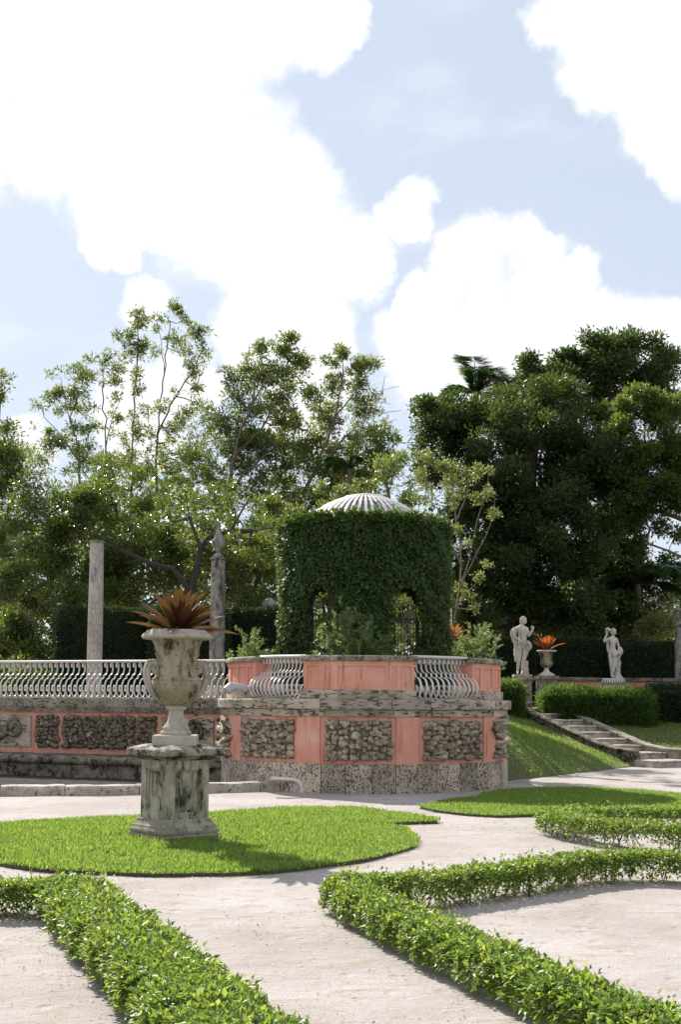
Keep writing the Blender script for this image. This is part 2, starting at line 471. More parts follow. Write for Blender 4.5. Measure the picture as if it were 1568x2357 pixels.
def m_brom(name, stops, tcol, trans):
    m, t, b = new_mat(name)
    oi = t.add('ShaderNodeObjectInfo')
    g = t.add('ShaderNodeTexCoord').outputs['Generated']
    sp = t.add('ShaderNodeSeparateXYZ')
    t.put(sp.inputs[0], g)
    n = t.noise(t.scale(g, (1.2, 9, 1)), 3.0, 4, 0.6)
    f = t.math('ADD', t.math('MULTIPLY', oi.outputs['Random'], 0.55), t.math('MULTIPLY', n, 0.5))
    col = t.ramp(f, stops)
    t.put(b.inputs['Base Color'], col)
    b.inputs['Roughness'].default_value = 0.32
    tr = t.add('ShaderNodeBsdfTranslucent')
    t.put(tr.inputs['Color'], t.mix(0.5, col, tcol))
    mx = t.add('ShaderNodeMixShader')
    mx.inputs[0].default_value = trans
    t.l.new(b.outputs[0], mx.inputs[1])
    t.l.new(tr.outputs[0], mx.inputs[2])
    out = [q for q in t.n if q.type == 'OUTPUT_MATERIAL'][0]
    t.l.new(mx.outputs[0], out.inputs['Surface'])
    return m


M['brom'] = m_brom('bronze_bromeliad_leaf', [(0.15, (0.050, 0.016, 0.018)), (0.40, (0.070, 0.028, 0.015)), (0.62, (0.085, 0.062, 0.018)), (0.88, (0.15, 0.034, 0.018))], (0.34, 0.15, 0.03), 0.18)
M['bromorange'] = m_brom('orange_bromeliad_leaf', [(0.1, (0.20, 0.035, 0.015)), (0.5, (0.28, 0.07, 0.018)), (0.9, (0.30, 0.12, 0.03))], (0.60, 0.17, 0.025), 0.40)


# ------------------------------------------------------------------ object helpers
def thing(name, label, cat, loc=(0, 0, 0), group=None):
    o = bpy.data.objects.new(name, None)
    COL.objects.link(o)
    o.empty_display_size = 0.2
    o.location = loc
    o['label'] = label
    o['category'] = cat
    if group:
        o['group'] = group
    return o


def tag(o, label=None, cat=None, group=None, kind=None):
    for k, v in (('label', label), ('category', cat), ('group', group), ('kind', kind)):
        if v:
            o[k] = v
    return o


def base_of(o):
    loc = Vector((0, 0, 0))
    while o is not None:
        loc += o.location
        o = o.parent
    return loc


def link(name, me, parent=None, m=None, loc=None):
    """Link a mesh whose coordinates are world ones (parents are only moved, never turned)."""
    o = bpy.data.objects.new(name, me)
    COL.objects.link(o)
    if m is not None and not me.materials:
        me.materials.append(m)
    if parent is not None:
        o.parent = parent
        if parent.type != 'MESH':       # a mesh parent already carries world coordinates
            o.matrix_parent_inverse = Matrix.Translation(-base_of(parent))
    if loc is not None:
        o.location = loc
    return o


class MB:
    def __init__(self):
        self.v = []
        self.f = []
        self.sm = []

    def add(self, vs, fs, smooth=False):
        o = len(self.v)
        self.v.extend([tuple(x) for x in vs])
        for f in fs:
            self.f.append(tuple(i + o for i in f))
            self.sm.append(smooth)
        return self

    def box(self, c, s, rz=0.0, taper=1.0):
        cx, cy, cz = c
        hx, hy, hz = s[0] / 2, s[1] / 2, s[2] / 2
        ca, sa = math.cos(rz), math.sin(rz)
        vs = []
        for dz, k in ((-hz, 1.0), (hz, taper)):
            for dx, dy in ((-hx, -hy), (hx, -hy), (hx, hy), (-hx, hy)):
                x, y = dx * k, dy * k
                vs.append((cx + ca * x - sa * y, cy + sa * x + ca * y, cz + dz))
        return self.add(vs, [(3, 2, 1, 0), (4, 5, 6, 7), (0, 1, 5, 4), (1, 2, 6, 5), (2, 3, 7, 6), (3, 0, 4, 7)])

    def loft(self, rings, close=True, caps=True, smooth=True):
        n = len(rings[0])
        vs = [p for r in rings for p in r]
        fs = []
        for i in range(len(rings) - 1):
            for j in range(n if close else n - 1):
                k = (j + 1) % n
                fs.append((i * n + j, i * n + k, (i + 1) * n + k, (i + 1) * n + j))
        self.add(vs, fs, smooth)
        if caps and close:
            self.add(rings[0], [tuple(range(n - 1, -1, -1))])
            self.add(rings[-1], [tuple(range(n))])
        return self

    def lathe(self, prof, c=(0, 0, 0), n=40, fn=None, smooth=True):
        rings = []
        for r, z in prof:
            ring = []
            for i in range(n):
                a = 2 * math.pi * i / n
                rr = r if fn is None else fn(r, z, a)
                ring.append((c[0] + rr * math.cos(a), c[1] + rr * math.sin(a), c[2] + z))
            rings.append(ring)
        return self.loft(rings, True, True, smooth)

    def square(self, prof, c=(0, 0, 0), rz=0.0):
        """Square section turned profile: (side, z)."""
        rings = []
        for s, z in prof:
            h = s / 2
            ring = []
            for dx, dy in ((-h, -h), (h, -h), (h, h), (-h, h)):
                ca, sa = math.cos(rz), math.sin(rz)
                ring.append((c[0] + ca * dx - sa * dy, c[1] + sa * dx + ca * dy, c[2] + z))
            rings.append(ring)
        return self.loft(rings, True, True, False)

    def tube(self, pts, rad, n=8, smooth=True):
        pts = [Vector(p) for p in pts]
        rads = rad if hasattr(rad, '__len__') else [rad] * len(pts)
        rings = []
        t0 = (pts[1] - pts[0]).normalized()
        ref = Vector((0, 0, 1)) if abs(t0.z) < 0.9 else Vector((1, 0, 0))
        nx = t0.cross(ref).normalized()
        for i, p in enumerate(pts):
            t = (pts[min(i + 1, len(pts) - 1)] - pts[max(i - 1, 0)]).normalized()
            nx = (nx - t * nx.dot(t)).normalized()
            ny = t.cross(nx)
            rings.append([p + (nx * math.cos(2 * math.pi * k / n) + ny * math.sin(2 * math.pi * k / n)) * rads[i] for k in range(n)])
        return self.loft(rings, True, True, smooth)

    def mesh(self, name):
        me = bpy.data.meshes.new(name)
        me.from_pydata(self.v, [], self.f)
        me.polygons.foreach_set('use_smooth', self.sm)
        me.update()
        return me

    def build(self, name, m, parent=None, loc=None):
        return link(name, self.mesh(name), parent, m, loc)


def bevel(o, w=0.01, seg=2):
    b = o.modifiers.new('bevel', 'BEVEL')
    b.width = w
    b.segments = seg
    b.limit_method = 'ANGLE'
    b.angle_limit = R(40)
    return o


def jitter_mesh(me, amp, freq, seed=0.0):
    for v in me.vertices:
        n = mnoise.noise_vector(Vector(v.co) * freq + Vector((seed, seed * 1.7, -seed)))
        v.co += n * amp
    me.update()


def tri_mesh(name, verts, tris, smooth=False):
    me = bpy.data.meshes.new(name)
    nv, nt = len(verts), len(tris)
    me.vertices.add(nv)
    me.vertices.foreach_set('co', np.ascontiguousarray(verts, dtype=np.float32).ravel())
    me.loops.add(nt * 3)
    me.loops.foreach_set('vertex_index', np.ascontiguousarray(tris, dtype=np.int32).ravel())
    me.polygons.add(nt)
    me.polygons.foreach_set('loop_start', np.arange(0, nt * 3, 3, dtype=np.int32))
    if smooth:
        me.polygons.foreach_set('use_smooth', np.ones(nt, dtype=bool))
    me.update(calc_edges=True)
    return me


def unit(a):
    return a / np.maximum(np.linalg.norm(a, axis=1, keepdims=True), 1e-9)


def leaf_geo(p, axis, nrm, ln, wd, fold=0.22, curl=0.0):
    """Folded leaves: base, two sides, tip (2 triangles), or 6 points (4 triangles) when curl is set."""
    axis = unit(axis)
    side = unit(np.cross(axis, nrm))
    up = np.cross(side, axis)
    ln, wd = ln[:, None], wd[:, None]
    n = len(p)
    if not curl:
        v = np.stack([p, p + axis * ln * 0.45 + side * wd * 0.5 + up * wd * fold, p + axis * ln,
                      p + axis * ln * 0.45 - side * wd * 0.5 + up * wd * fold], 1)
        k = np.arange(n)[:, None] * 4
        t = np.concatenate([k + np.array([[0, 1, 2]]), k + np.array([[0, 2, 3]])], 0)
        return v.reshape(-1, 3), t
    drop = -up * ln * curl
    v = np.stack([p, p + axis * ln * 0.4 + side * wd * 0.5 + up * wd * fold, p + axis * ln * 0.97 + drop,
                  p + axis * ln * 0.4 - side * wd * 0.5 + up * wd * fold, p + axis * ln * 0.5 + drop * 0.12], 1)
    k = np.arange(n)[:, None] * 5
    t = np.concatenate([k + np.array([q]) for q in ([0, 1, 4], [1, 2, 4], [0, 4, 3], [4, 2, 3])], 0)
    return v.reshape(-1, 3), t


def rnd_dirs(n, up=0.0):
    d = rng.normal(size=(n, 3))
    d = unit(d)
    d[:, 2] += up
    return unit(d)


# ------------------------------------------------------------------ ground, terrace, bank
def in_poly(pts, poly):
    x, y = pts[:, 0], pts[:, 1]
    ins = np.zeros(len(pts), bool)
    n = len(poly)
    j = n - 1
    for i in range(n):
        xi, yi = poly[i][0], poly[i][1]
        xj, yj = poly[j][0], poly[j][1]
        c = ((yi > y) != (yj > y)) & (x < (xj - xi) * (y - yi) / (yj - yi + 1e-12) + xi)
        ins ^= c
        j = i
    return ins


def ground_sheet():
    def hz(x, y):
        return 0.010 * mnoise.noise(Vector((x * 0.9, y * 0.9, 0))) + 0.006 * mnoise.noise(Vector((x * 2.7, y * 2.7, 3)))
    xs = [-1500, -300, -80, -30] + list(np.arange(-12, 14.01, 0.25)) + [30, 80, 300, 1500]
    ys = [-1500, -300, -60, -10] + list(np.arange(0, 34.01, 0.25)) + [60, 150, 500, 1500]
    vs = []
    for y in ys:
        for x in xs:
            near = -12 <= x <= 14 and 0 <= y <= 34
            vs.append((x, y, hz(x, y) - 0.012 if near else -0.02))
    nx = len(xs)
    fs = [(j * nx + i, j * nx + i + 1, (j + 1) * nx + i + 1, (j + 1) * nx + i) for j in range(len(ys) - 1) for i in range(nx - 1)]
    mb = MB()
    mb.add(vs, fs, True)
    o = mb.build('ground', M['gravel'])
    tag(o, 'pale sandy gravel paths and open ground of the formal garden', None, None, 'structure')


ground_sheet()
CX, CY, RB = 0.48, 23.67, 2.78          # centre and radius of the round wall
J = Vector((-2.20, 24.05, 0))
WE = (Vector((-7.43, 26.0, 0)) - J)
WE.normalize()
WN = Vector((-WE.y, WE.x, 0))
if WN.y > 0:
    WN = -WN
TERR = 1.60
N0 = P(1457, 1764)
SA = Vector((-0.52, 0.854, 0)).normalized()
SB = Vector((SA.y, -SA.x, 0))
F0 = N0 + SB * 1.75
E0 = P(1167, 1797)
e1 = (N0 - E0).normalized()
n1 = e1.copy()
n1 = Vector((-n1.y, n1.x, 0))
n2 = Vector((-0.12, 0.993, 0)).normalized()


def bank_z(x, y):
    p = Vector((x, y, 0))
    sd = min(max((p - E0).dot(e1), 0.0), 7.03)
    d1 = (p - N0).dot(n1) * TERR / (0.7 + 0.64 * sd)
    d2 = (p - F0).dot(n2) * 0.30 + 0.05
    w = (p - N0 - SB * 0.9).dot(SB)
    w = min(1, max(0, (w + 0.7) / 1.4))
    z = d1 * (1 - w) + d2 * w
    z = min(z, TERR)
    return z if z > 0 else max(z, -0.25)


def bank():
    xs = np.arange(2.2, 16.01, 0.22)
    ys = np.arange(21.5, 46.01, 0.22)
    vs, idx = [], {}
    fs = []
    for j, y in enumerate(ys):
        for i, x in enumerate(xs):
            vs.append((x, y, bank_z(x, y) + 0.015 * mnoise.noise(Vector((x * 1.3, y * 1.3, 0)))))
    nx = len(xs)
    for j in range(len(ys) - 1):
        for i in range(nx - 1):
            q = (j * nx + i, j * nx + i + 1, (j + 1) * nx + i + 1, (j + 1) * nx + i)
            if max(vs[k][2] for k in q) > -0.2:
                fs.append(q)
    mb = MB()
    mb.add(vs, fs, True)
    o = mb.build('grass_bank', M['lawnsoil'])
    tag(o, 'grassy bank rising from the gravel path to the terrace beside the steps', None, None, 'structure')


bank()


def terrace():
    poly = []
    for k in range(-20, 60):
        pass
    w0 = J + WE * 60
    pts = [w0, J + WE * 0.2]
    for a in range(-88, 92, 8):
        pts.append(Vector((CX + (RB - 0.2) * math.sin(R(a)), CY - (RB - 0.2) * math.cos(R(a)), 0)))
    for q in (0.0, 2.0, 4.0, 7.03):
        pts.append(E0 + e1 * q + n1 * (0.75 + 0.64 * q))
    pts += [Vector((6.0, 37.0, 0)), Vector((16, 37.3, 0)), Vector((90, 40, 0)), Vector((90, 140, 0)), Vector((-90, 140, 0))]
    bm = bmesh.new()
    vs = [bm.verts.new((p.x, p.y, TERR + 0.004)) for p in pts]
    f = bm.faces.new(vs)
    bmesh.ops.triangulate(bm, faces=[f])
    bmesh.ops.recalc_face_normals(bm, faces=bm.faces[:])
    for f in bm.faces:
        if f.normal.z < 0:
            f.normal_flip()
    me = bpy.data.meshes.new('terrace')
    bm.to_mesh(me)
    bm.free()
    o = link('terrace', me, None, M['terrace'])
    tag(o, 'raised gravel terrace behind the pink walls', None, None, 'structure')


terrace()


# ------------------------------------------------------------------ wall tools
def relief(mb, mapf, us, vs, dep, maxstep=None):
    """Panelled surface: cells between breakpoints us x vs, each at its own depth, with the step faces between them."""
    fu, fv = [], []
    cu = []
    for i in range(len(us) - 1):
        k = 1 if not maxstep else max(1, int(math.ceil((us[i + 1] - us[i]) / maxstep)))
        for q in range(k):
            fu.append(us[i] + (us[i + 1] - us[i]) * q / k)
            cu.append(i)
    fu.append(us[-1])
    nu, nv = len(cu), len(vs) - 1
    D = [[dep(cu[i], j) for j in range(nv)] for i in range(nu)]
    for i in range(nu):
        for j in range(nv):
            d = D[i][j]
            a, b, c, e = fu[i], fu[i + 1], vs[j], vs[j + 1]
            mb.add([mapf(a, c, d), mapf(b, c, d), mapf(b, e, d), mapf(a, e, d)], [(0, 1, 2, 3)])
            if i + 1 < nu and abs(D[i + 1][j] - d) > 1e-6:
                d2 = D[i + 1][j]
                mb.add([mapf(b, c, d), mapf(b, c, d2), mapf(b, e, d2), mapf(b, e, d)], [(0, 1, 2, 3)])
            if j + 1 < nv and abs(D[i][j + 1] - d) > 1e-6:
                d2 = D[i][j + 1]
                mb.add([mapf(a, e, d), mapf(b, e, d), mapf(b, e, d2), mapf(a, e, d2)], [(0, 1, 2, 3)])


def arcmap(t, z, d):
    a = R(t)
    r = RB + d
    return (CX + r * math.sin(a), CY - r * math.cos(a), z)


def arc_block(mb, t0, t1, prof, step=4.0):
    """prof: closed outline in (radius offset, z), swept round the wall's centre."""
    k = max(1, int(math.ceil(abs(t1 - t0) / step)))
    rings = [[arcmap(t0 + (t1 - t0) * i / k, z, d) for d, z in prof] for i in range(k + 1)]
    mb.loft(rings, True, True, False)


def linmap(s, z, d):
    p = J + WE * s + WN * d
    return (p.x, p.y, z)


def lin_block(mb, s0, s1, prof, k=1):
    rings = [[linmap(s0 + (s1 - s0) * i / k, z, d) for d, z in prof] for i in range(k + 1)]
    mb.loft(rings, True, True, False)


def s_of_u(u):
    d = ray(u, 1650)
    d = Vector((d.x, d.y, 0))
    # J + WE*s = d*t
    det = d.x * (-WE.y) - d.y * (-WE.x)
    t = (J.x * (-WE.y) - J.y * (-WE.x)) / det
    p = d * t
    return (p - J).dot(WE)


def rock_meshes(n, seed):
    out = []
    for k in range(n):
        bm = bmesh.new()
        bmesh.ops.create_icosphere(bm, subdivisions=3, radius=0.5)
        o = Vector((seed + k * 7.3, k * 3.1, seed * 1.3))
        for v in bm.verts:
            d = v.co.normalized()
            f = 1.0 + 0.55 * mnoise.noise(d * 1.5 + o) + 0.42 * mnoise.noise(d * 3.4 + o) + 0.42 * mnoise.noise(d * 7.0 + o) + 0.26 * mnoise.noise(d * 13.0 + o)
            p = d * 0.5 * f
            m_ = max(abs(p.x), abs(p.y), abs(p.z))
            p *= 0.5 / (0.45 * m_ + 0.55 * p.length) * 0.93 * (0.9 + 0.25 * mnoise.noise(d * 2.1 - o))
            v.co = p
        me = bpy.data.meshes.new('coral_rock')
        bm.to_mesh(me)
        bm.free()
        me.polygons.foreach_set('use_smooth', [True] * len(me.polygons))
        out.append(me)
    return out


ROCKS = rock_meshes(9, 3.0)
ROCKS_DARK = [m.copy() for m in ROCKS]
for m_ in ROCKS:
    m_.materials.append(M['rock'])
for m_ in ROCKS_DARK:
    m_.materials.append(M['rockdark'])


def rock_panel(parent, mapf, s0, s1, z0, z1, ns, nz, unit_m, meshes, proud=0.03, special=None):
    """Lumps of coral rock set in rows; unit_m is metres per unit of s."""
    ds, dz = (s1 - s0) / ns, (z1 - z0) / nz
    rr = random.Random(int(abs(s0) * 100) + ns)
    base = base_of(parent)
    for j in range(nz):
        for i in range(ns):
            if special and special[0] <= i < special[0] + special[2] and special[1] <= j < special[1] + special[3]:
                if (i, j) != (special[0], special[1]):
                    continue
                s = s0 + ds * (i + special[2] / 2)
                z = z0 + dz * (j + special[3] / 2)
                w, h = abs(ds) * unit_m * special[2] * 0.98, dz * special[3] * 1.05
            else:
                sh = 0.5 if j % 2 else 0.0
                s = s0 + ds * (i + 0.5 + 0.28 * (sh - 0.25) + rr.uniform(-0.36, 0.36))
                z = z0 + dz * (j + 0.5 + rr.uniform(-0.36, 0.36))
                k = rr.uniform(0.85, 1.7)
                w, h = abs(ds) * unit_m * k * rr.uniform(0.9, 1.15), dz * k * rr.uniform(0.9, 1.2)
                lo, hi = min(s0, s1), max(s0, s1)
                s = min(max(s, lo + 0.42 * abs(ds)), hi - 0.42 * abs(ds))
                z = min(max(z, z0 + 0.42 * dz), z1 - 0.42 * dz)
            p = Vector(mapf(s, z, proud + rr.uniform(-0.02, 0.012)))
            q = Vector(mapf(s, z, proud + 1.0))
            yaw = math.atan2((q - p).y, (q - p).x) + math.pi / 2
            o = bpy.data.objects.new('rock', rr.choice(meshes))
            COL.objects.link(o)
            o.parent = parent
            o.location = p - base
            o.rotation_euler = (rr.uniform(-0.3, 0.3), rr.choice((0, math.pi / 2, math.pi)) * 0 + rr.uniform(-0.5, 0.5), yaw + rr.uniform(-0.35, 0.35))
            o.scale = (w, 0.12 + 0.4 * min(w, h), h)


# ------------------------------------------------------------------ round pink wall
Z_CAP, Z_CAPB, Z_PIER, Z_COR, Z_CORM, Z_CORB, Z_PINK = 2.40, 2.30, 1.79, 1.625, 1.45, 1.315, 0.50
bast = thing('terrace_wall', 'round pink garden wall with coral rock panels, pitted stone base and panelled piers', 'wall', (CX, CY - RB, 0))
PANELS = [(-90.5, -65.8), (-53.8, -27.2), (-15.2, 9.2), (20.8, 48.6), (60.5, 85)]
PIL = [(-66, -55.5), (-27.0, -17.2), (10.6, 19.0), (50.4, 60.0)]


def pink_drum():
    us = sorted(set([-100, 100] + [x for p in PIL for x in p]))
    mb = MB()

    def dep(i, j):
        mid = (us[i] + us[i + 1]) / 2
        return 0.024 if any(a < mid < b for a, b in PIL) else 0.0
    relief(mb, arcmap, us, [Z_PINK - 0.03, Z_CORB + 0.03], dep, 3.0)
    mb.build('pink_wall', M['pink'], bast)
    mb = MB()
    for a, b in PANELS:
        arc_block(mb, a + 0.4, b - 0.4, [(-0.05, 0.565), (0.018, 0.565), (0.018, 1.245), (-0.05, 1.245)])
    mb.build('mortar_bed', M['mortar'], bast)
    um = R(1) * (RB + 0.02)
    rock_panel(bast, arcmap, -15.0, 9.0, 0.565, 1.25, 11, 8, um, ROCKS, 0.03, (4, 4, 2, 2))
    rock_panel(bast, arcmap, -53.6, -27.4, 0.565, 1.25, 11, 8, um, ROCKS, 0.03)
    rock_panel(bast, arcmap, 21.0, 48.4, 0.565, 1.25, 11, 8, um, ROCKS, 0.03)
    rock_panel(bast, arcmap, -76, -66, 0.565, 1.25, 2, 8, um * 2, ROCKS, 0.04)
    rock_panel(bast, arcmap, 60.7, 70, 0.565, 1.25, 2, 8, um * 2, ROCKS, 0.04)


pink_drum()
rr = random.Random(5)
BS = [-105, -84, -66, -50, -32.7, -16.5, -7.6, 1.8, 10.3, 18.4, 26.3, 36.5, 46, 56, 66, 85, 105]
for a, b in zip(BS[:-1], BS[1:]):
    mb = MB()
    pr = 0.03 + rr.uniform(0, 0.014)
    arc_block(mb, a + 0.13, b - 0.13, [(-0.2, -0.1), (pr + 0.012, -0.1), (pr, Z_PINK - 0.006), (-0.2, Z_PINK - 0.006)], 3.0)
    bevel(mb.build('base_stone', M['coralblock'], bast), 0.012)
mb = MB()
arc_block(mb, -105, 105, [(-0.2, -0.1), (0.012, -0.1), (0.012, Z_PINK - 0.02), (-0.2, Z_PINK - 0.02)], 4.0)
mb.build('joint_mortar', m_plain('ochre_joint_mortar', (0.40, 0.30, 0.20), 0.95, 0.2, 14), bast)
CS = [-105, -80, -58, -37, -15.5, 9.5, 24, 41, 57, 71, 86, 105]
for a, b in zip(CS[:-1], CS[1:]):
    q = rr.uniform(0, 0.012)
    mb = MB()
    arc_block(mb, a + 0.1, b - 0.1, [(-0.35, Z_CORB), (0.035 + q, Z_CORB), (0.04 + q, Z_CORM - 0.004), (-0.35, Z_CORM - 0.004)], 3.0)
    bevel(mb.build('cornice_stone', M['cornice'], bast), 0.012)
    mb = MB()
    arc_block(mb, a - 1.0 + 0.1, b - 1.0 - 0.1, [(-0.6, Z_CORM), (0.105 + q, Z_CORM), (0.115 + q, Z_COR - 0.02), (0.09 + q, Z_COR), (-0.6, Z_COR)], 3.0)
    bevel(mb.build('cornice_stone', M['cornice'], bast), 0.014)
RAILS = [(-49.2, -24.9), (18.2, 46.3)]
PIERS = [(-100, -49.2, [(-74, -66), (-63.5, -56), (-54.8, -51)]), (-24.9, 18.2, [(-23.4, -18.6), (-16.4, -13.8), (-11.2, 7.0), (9.2, 11.2), (12.8, 16.9)]),
         (46.3, 100, [(47.8, 52.0), (55, 62.5), (65.5, 75)])]
for a, b, rec in PIERS:
    us = sorted(set([a, b] + [x for p in rec for x in p]))
    mb = MB()

    def dep(i, j, us=us, rec=rec):
        mid = (us[i] + us[i + 1]) / 2
        return -0.115 if j == 1 and any(p < mid < q for p, q in rec) else -0.095
    relief(mb, arcmap, us, [Z_PIER, Z_PIER + 0.06, Z_CAPB - 0.09, Z_CAPB + 0.01], dep, 3.0)
    # returns and back of the pier
    for t in (a, b):
        mb.add([arcmap(t, Z_PIER, -0.095), arcmap(t, Z_PIER, -0.45), arcmap(t, Z_CAPB, -0.45), arcmap(t, Z_CAPB, -0.095)], [(0, 1, 2, 3)])
    arc_block(mb, a, b, [(-0.47, Z_PIER), (-0.44, Z_PIER), (-0.44, Z_CAPB), (-0.47, Z_CAPB)], 5)
    mb.build('pier', M['pink'], bast)
    kk = max(1, round((b - a) / 16))
    for i in range(kk):
        t0, t1 = a - 1.0 + (b - a + 2.0) * i / kk, a - 1.0 + (b - a + 2.0) * (i + 1) / kk
        mb = MB()
        q = rr.uniform(-0.006, 0.008)
        arc_block(mb, t0 + 0.08, t1 - 0.08, [(-0.50, Z_CAPB), (-0.05 + q, Z_CAPB), (-0.035 + q, Z_CAPB + 0.03), (-0.035 + q, Z_CAP - 0.02), (-0.06 + q, Z_CAP), (-0.50, Z_CAP)], 3.0)
        bevel(mb.build('cap_stone', M['coping'], bast), 0.012)
        mb = MB()
        arc_block(mb, max(a - 0.6, t0) + 0.05, min(b + 0.6, t1) - 0.05, [(-0.46, Z_COR), (-0.05 + q, Z_COR), (-0.05 + q, Z_PIER), (-0.46, Z_PIER)], 3.0)
        bevel(mb.build('pier_base_stone', M['cornice'], bast), 0.008)


# ------------------------------------------------------------------ iron railings with bellied balusters
PROFILE = [(-0.085, 0.675), (-0.105, 0.690), (-0.128, 0.672), (-0.118, 0.640), (-0.085, 0.628), (-0.058, 0.650), (-0.055, 0.690), (-0.085, 0.722),
           (-0.13, 0.728), (-0.172, 0.700), (-0.192, 0.640), (-0.188, 0.570), (-0.155, 0.510), (-0.100, 0.475), (-0.045, 0.462), (-0.005, 0.458),
           (0.012, 0.395), (0.055, 0.388), (0.120, 0.376), (0.190, 0.340), (0.240, 0.285), (0.262, 0.215), (0.252, 0.140), (0.215, 0.075),
           (0.155, 0.025), (0.090, 0.004), (0.030, 0.012), (-0.025, 0.055), (-0.055, 0.115), (-0.050, 0.185), (-0.010, 0.235), (0.045, 0.240),
           (0.085, 0.200), (0.088, 0.150), (0.055, 0.118), (0.020, 0.130), (0.014, 0.162)]


def smooth_path(pts, k=2):
    pts = [Vector((p[0], p[1])) for p in pts]
    out = []
    corner = {14, 15, 16}
    for i in range(len(pts) - 1):
        p0, p1, p2, p3 = pts[max(i - 1, 0)], pts[i], pts[i + 1], pts[min(i + 2, len(pts) - 1)]
        if i in corner:
            out.append(p1)
            continue
        for q in range(k):
            t = q / k
            out.append(0.5 * ((2 * p1) + (p2 - p0) * t + (2 * p0 - 5 * p1 + 4 * p2 - p3) * t * t + (3 * p1 - p0 - 3 * p2 + p3) * t ** 3))
    out.append(pts[-1])
    return out


def baluster_mesh(w=0.034, th=0.011, k=2, prof=PROFILE):
    """A flat iron band bent along the profile; x = outward, y = along the railing, z up."""
    pts = smooth_path(prof, k)
    rings = []
    for i, p in enumerate(pts):
        t = (pts[min(i + 1, len(pts) - 1)] - pts[max(i - 1, 0)]).normalized()
        n = Vector((-t.y, t.x))
        a, b = p + n * th / 2, p - n * th / 2
        rings.append([(a.x, -w / 2, a.y), (a.x, w / 2, a.y), (b.x, w / 2, b.y), (b.x, -w / 2, b.y)])
    mb = MB()
    mb.loft(rings, True, True, False)
    return mb.mesh('baluster')


BAL = baluster_mesh()
BAL.materials.append(M['white'])


def railing(name, label, places, rail_mb, low_mb, group, zbase=Z_COR, depth=1.0):
    mid = places[len(places) // 2]
    t = thing(name, label, 'railing', (mid[0], mid[1], zbase), group)
    rail_mb.build('top_rail', M['white'], t)
    low_mb.build('bottom_rail', M['white'], t)
    for x, y, ang in places:
        o = bpy.data.objects.new('baluster', BAL)
        COL.objects.link(o)
        o.parent = t
        o.location = Vector((x, y, zbase + 0.012)) - t.location
        o.rotation_euler = (0, 0, ang)
        o.scale = (depth, 1, 1)
    return t


RG = 'white iron railings with bellied balusters'
for (a, b), lab in zip(RAILS, ('white bellied iron railing on the round wall, beside the grey lamp', 'white bellied iron railing on the round wall, on the side towards the steps')):
    n = 12
    pl = []
    for i in range(n):
        t = a + (b - a) * (i + 0.5) / n
        x, y, _ = arcmap(t, 0, -0.185)
        pl.append((x, y, R(t) - math.pi / 2))
    rm, lm = MB(), MB()
    z = Z_COR + 0.745
    arc_block(rm, a + 0.3, b - 0.3, [(-0.385, z), (-0.19, z), (-0.175, z + 0.012), (-0.175, z + 0.034), (-0.19, z + 0.046), (-0.385, z + 0.046)], 3)
    arc_block(lm, a + 0.3, b - 0.3, [(-0.13, Z_COR + 0.003), (-0.06, Z_COR + 0.003), (-0.06, Z_COR + 0.014), (-0.13, Z_COR + 0.014)], 3)
    railing('railing', lab, pl, rm, lm, RG)

# ------------------------------------------------------------------ straight fountain wall on the left
fw = thing('fountain_wall', 'long pink fountain wall with rough coral rock panels and carved scroll reliefs', 'wall', tuple(J + WE * 4))
SL = 9.5
UP = {k: s_of_u(k) for k in (0, 74, 85, 136, 146, 312, 318, 361, 371, 420, 495, 502, 514)}


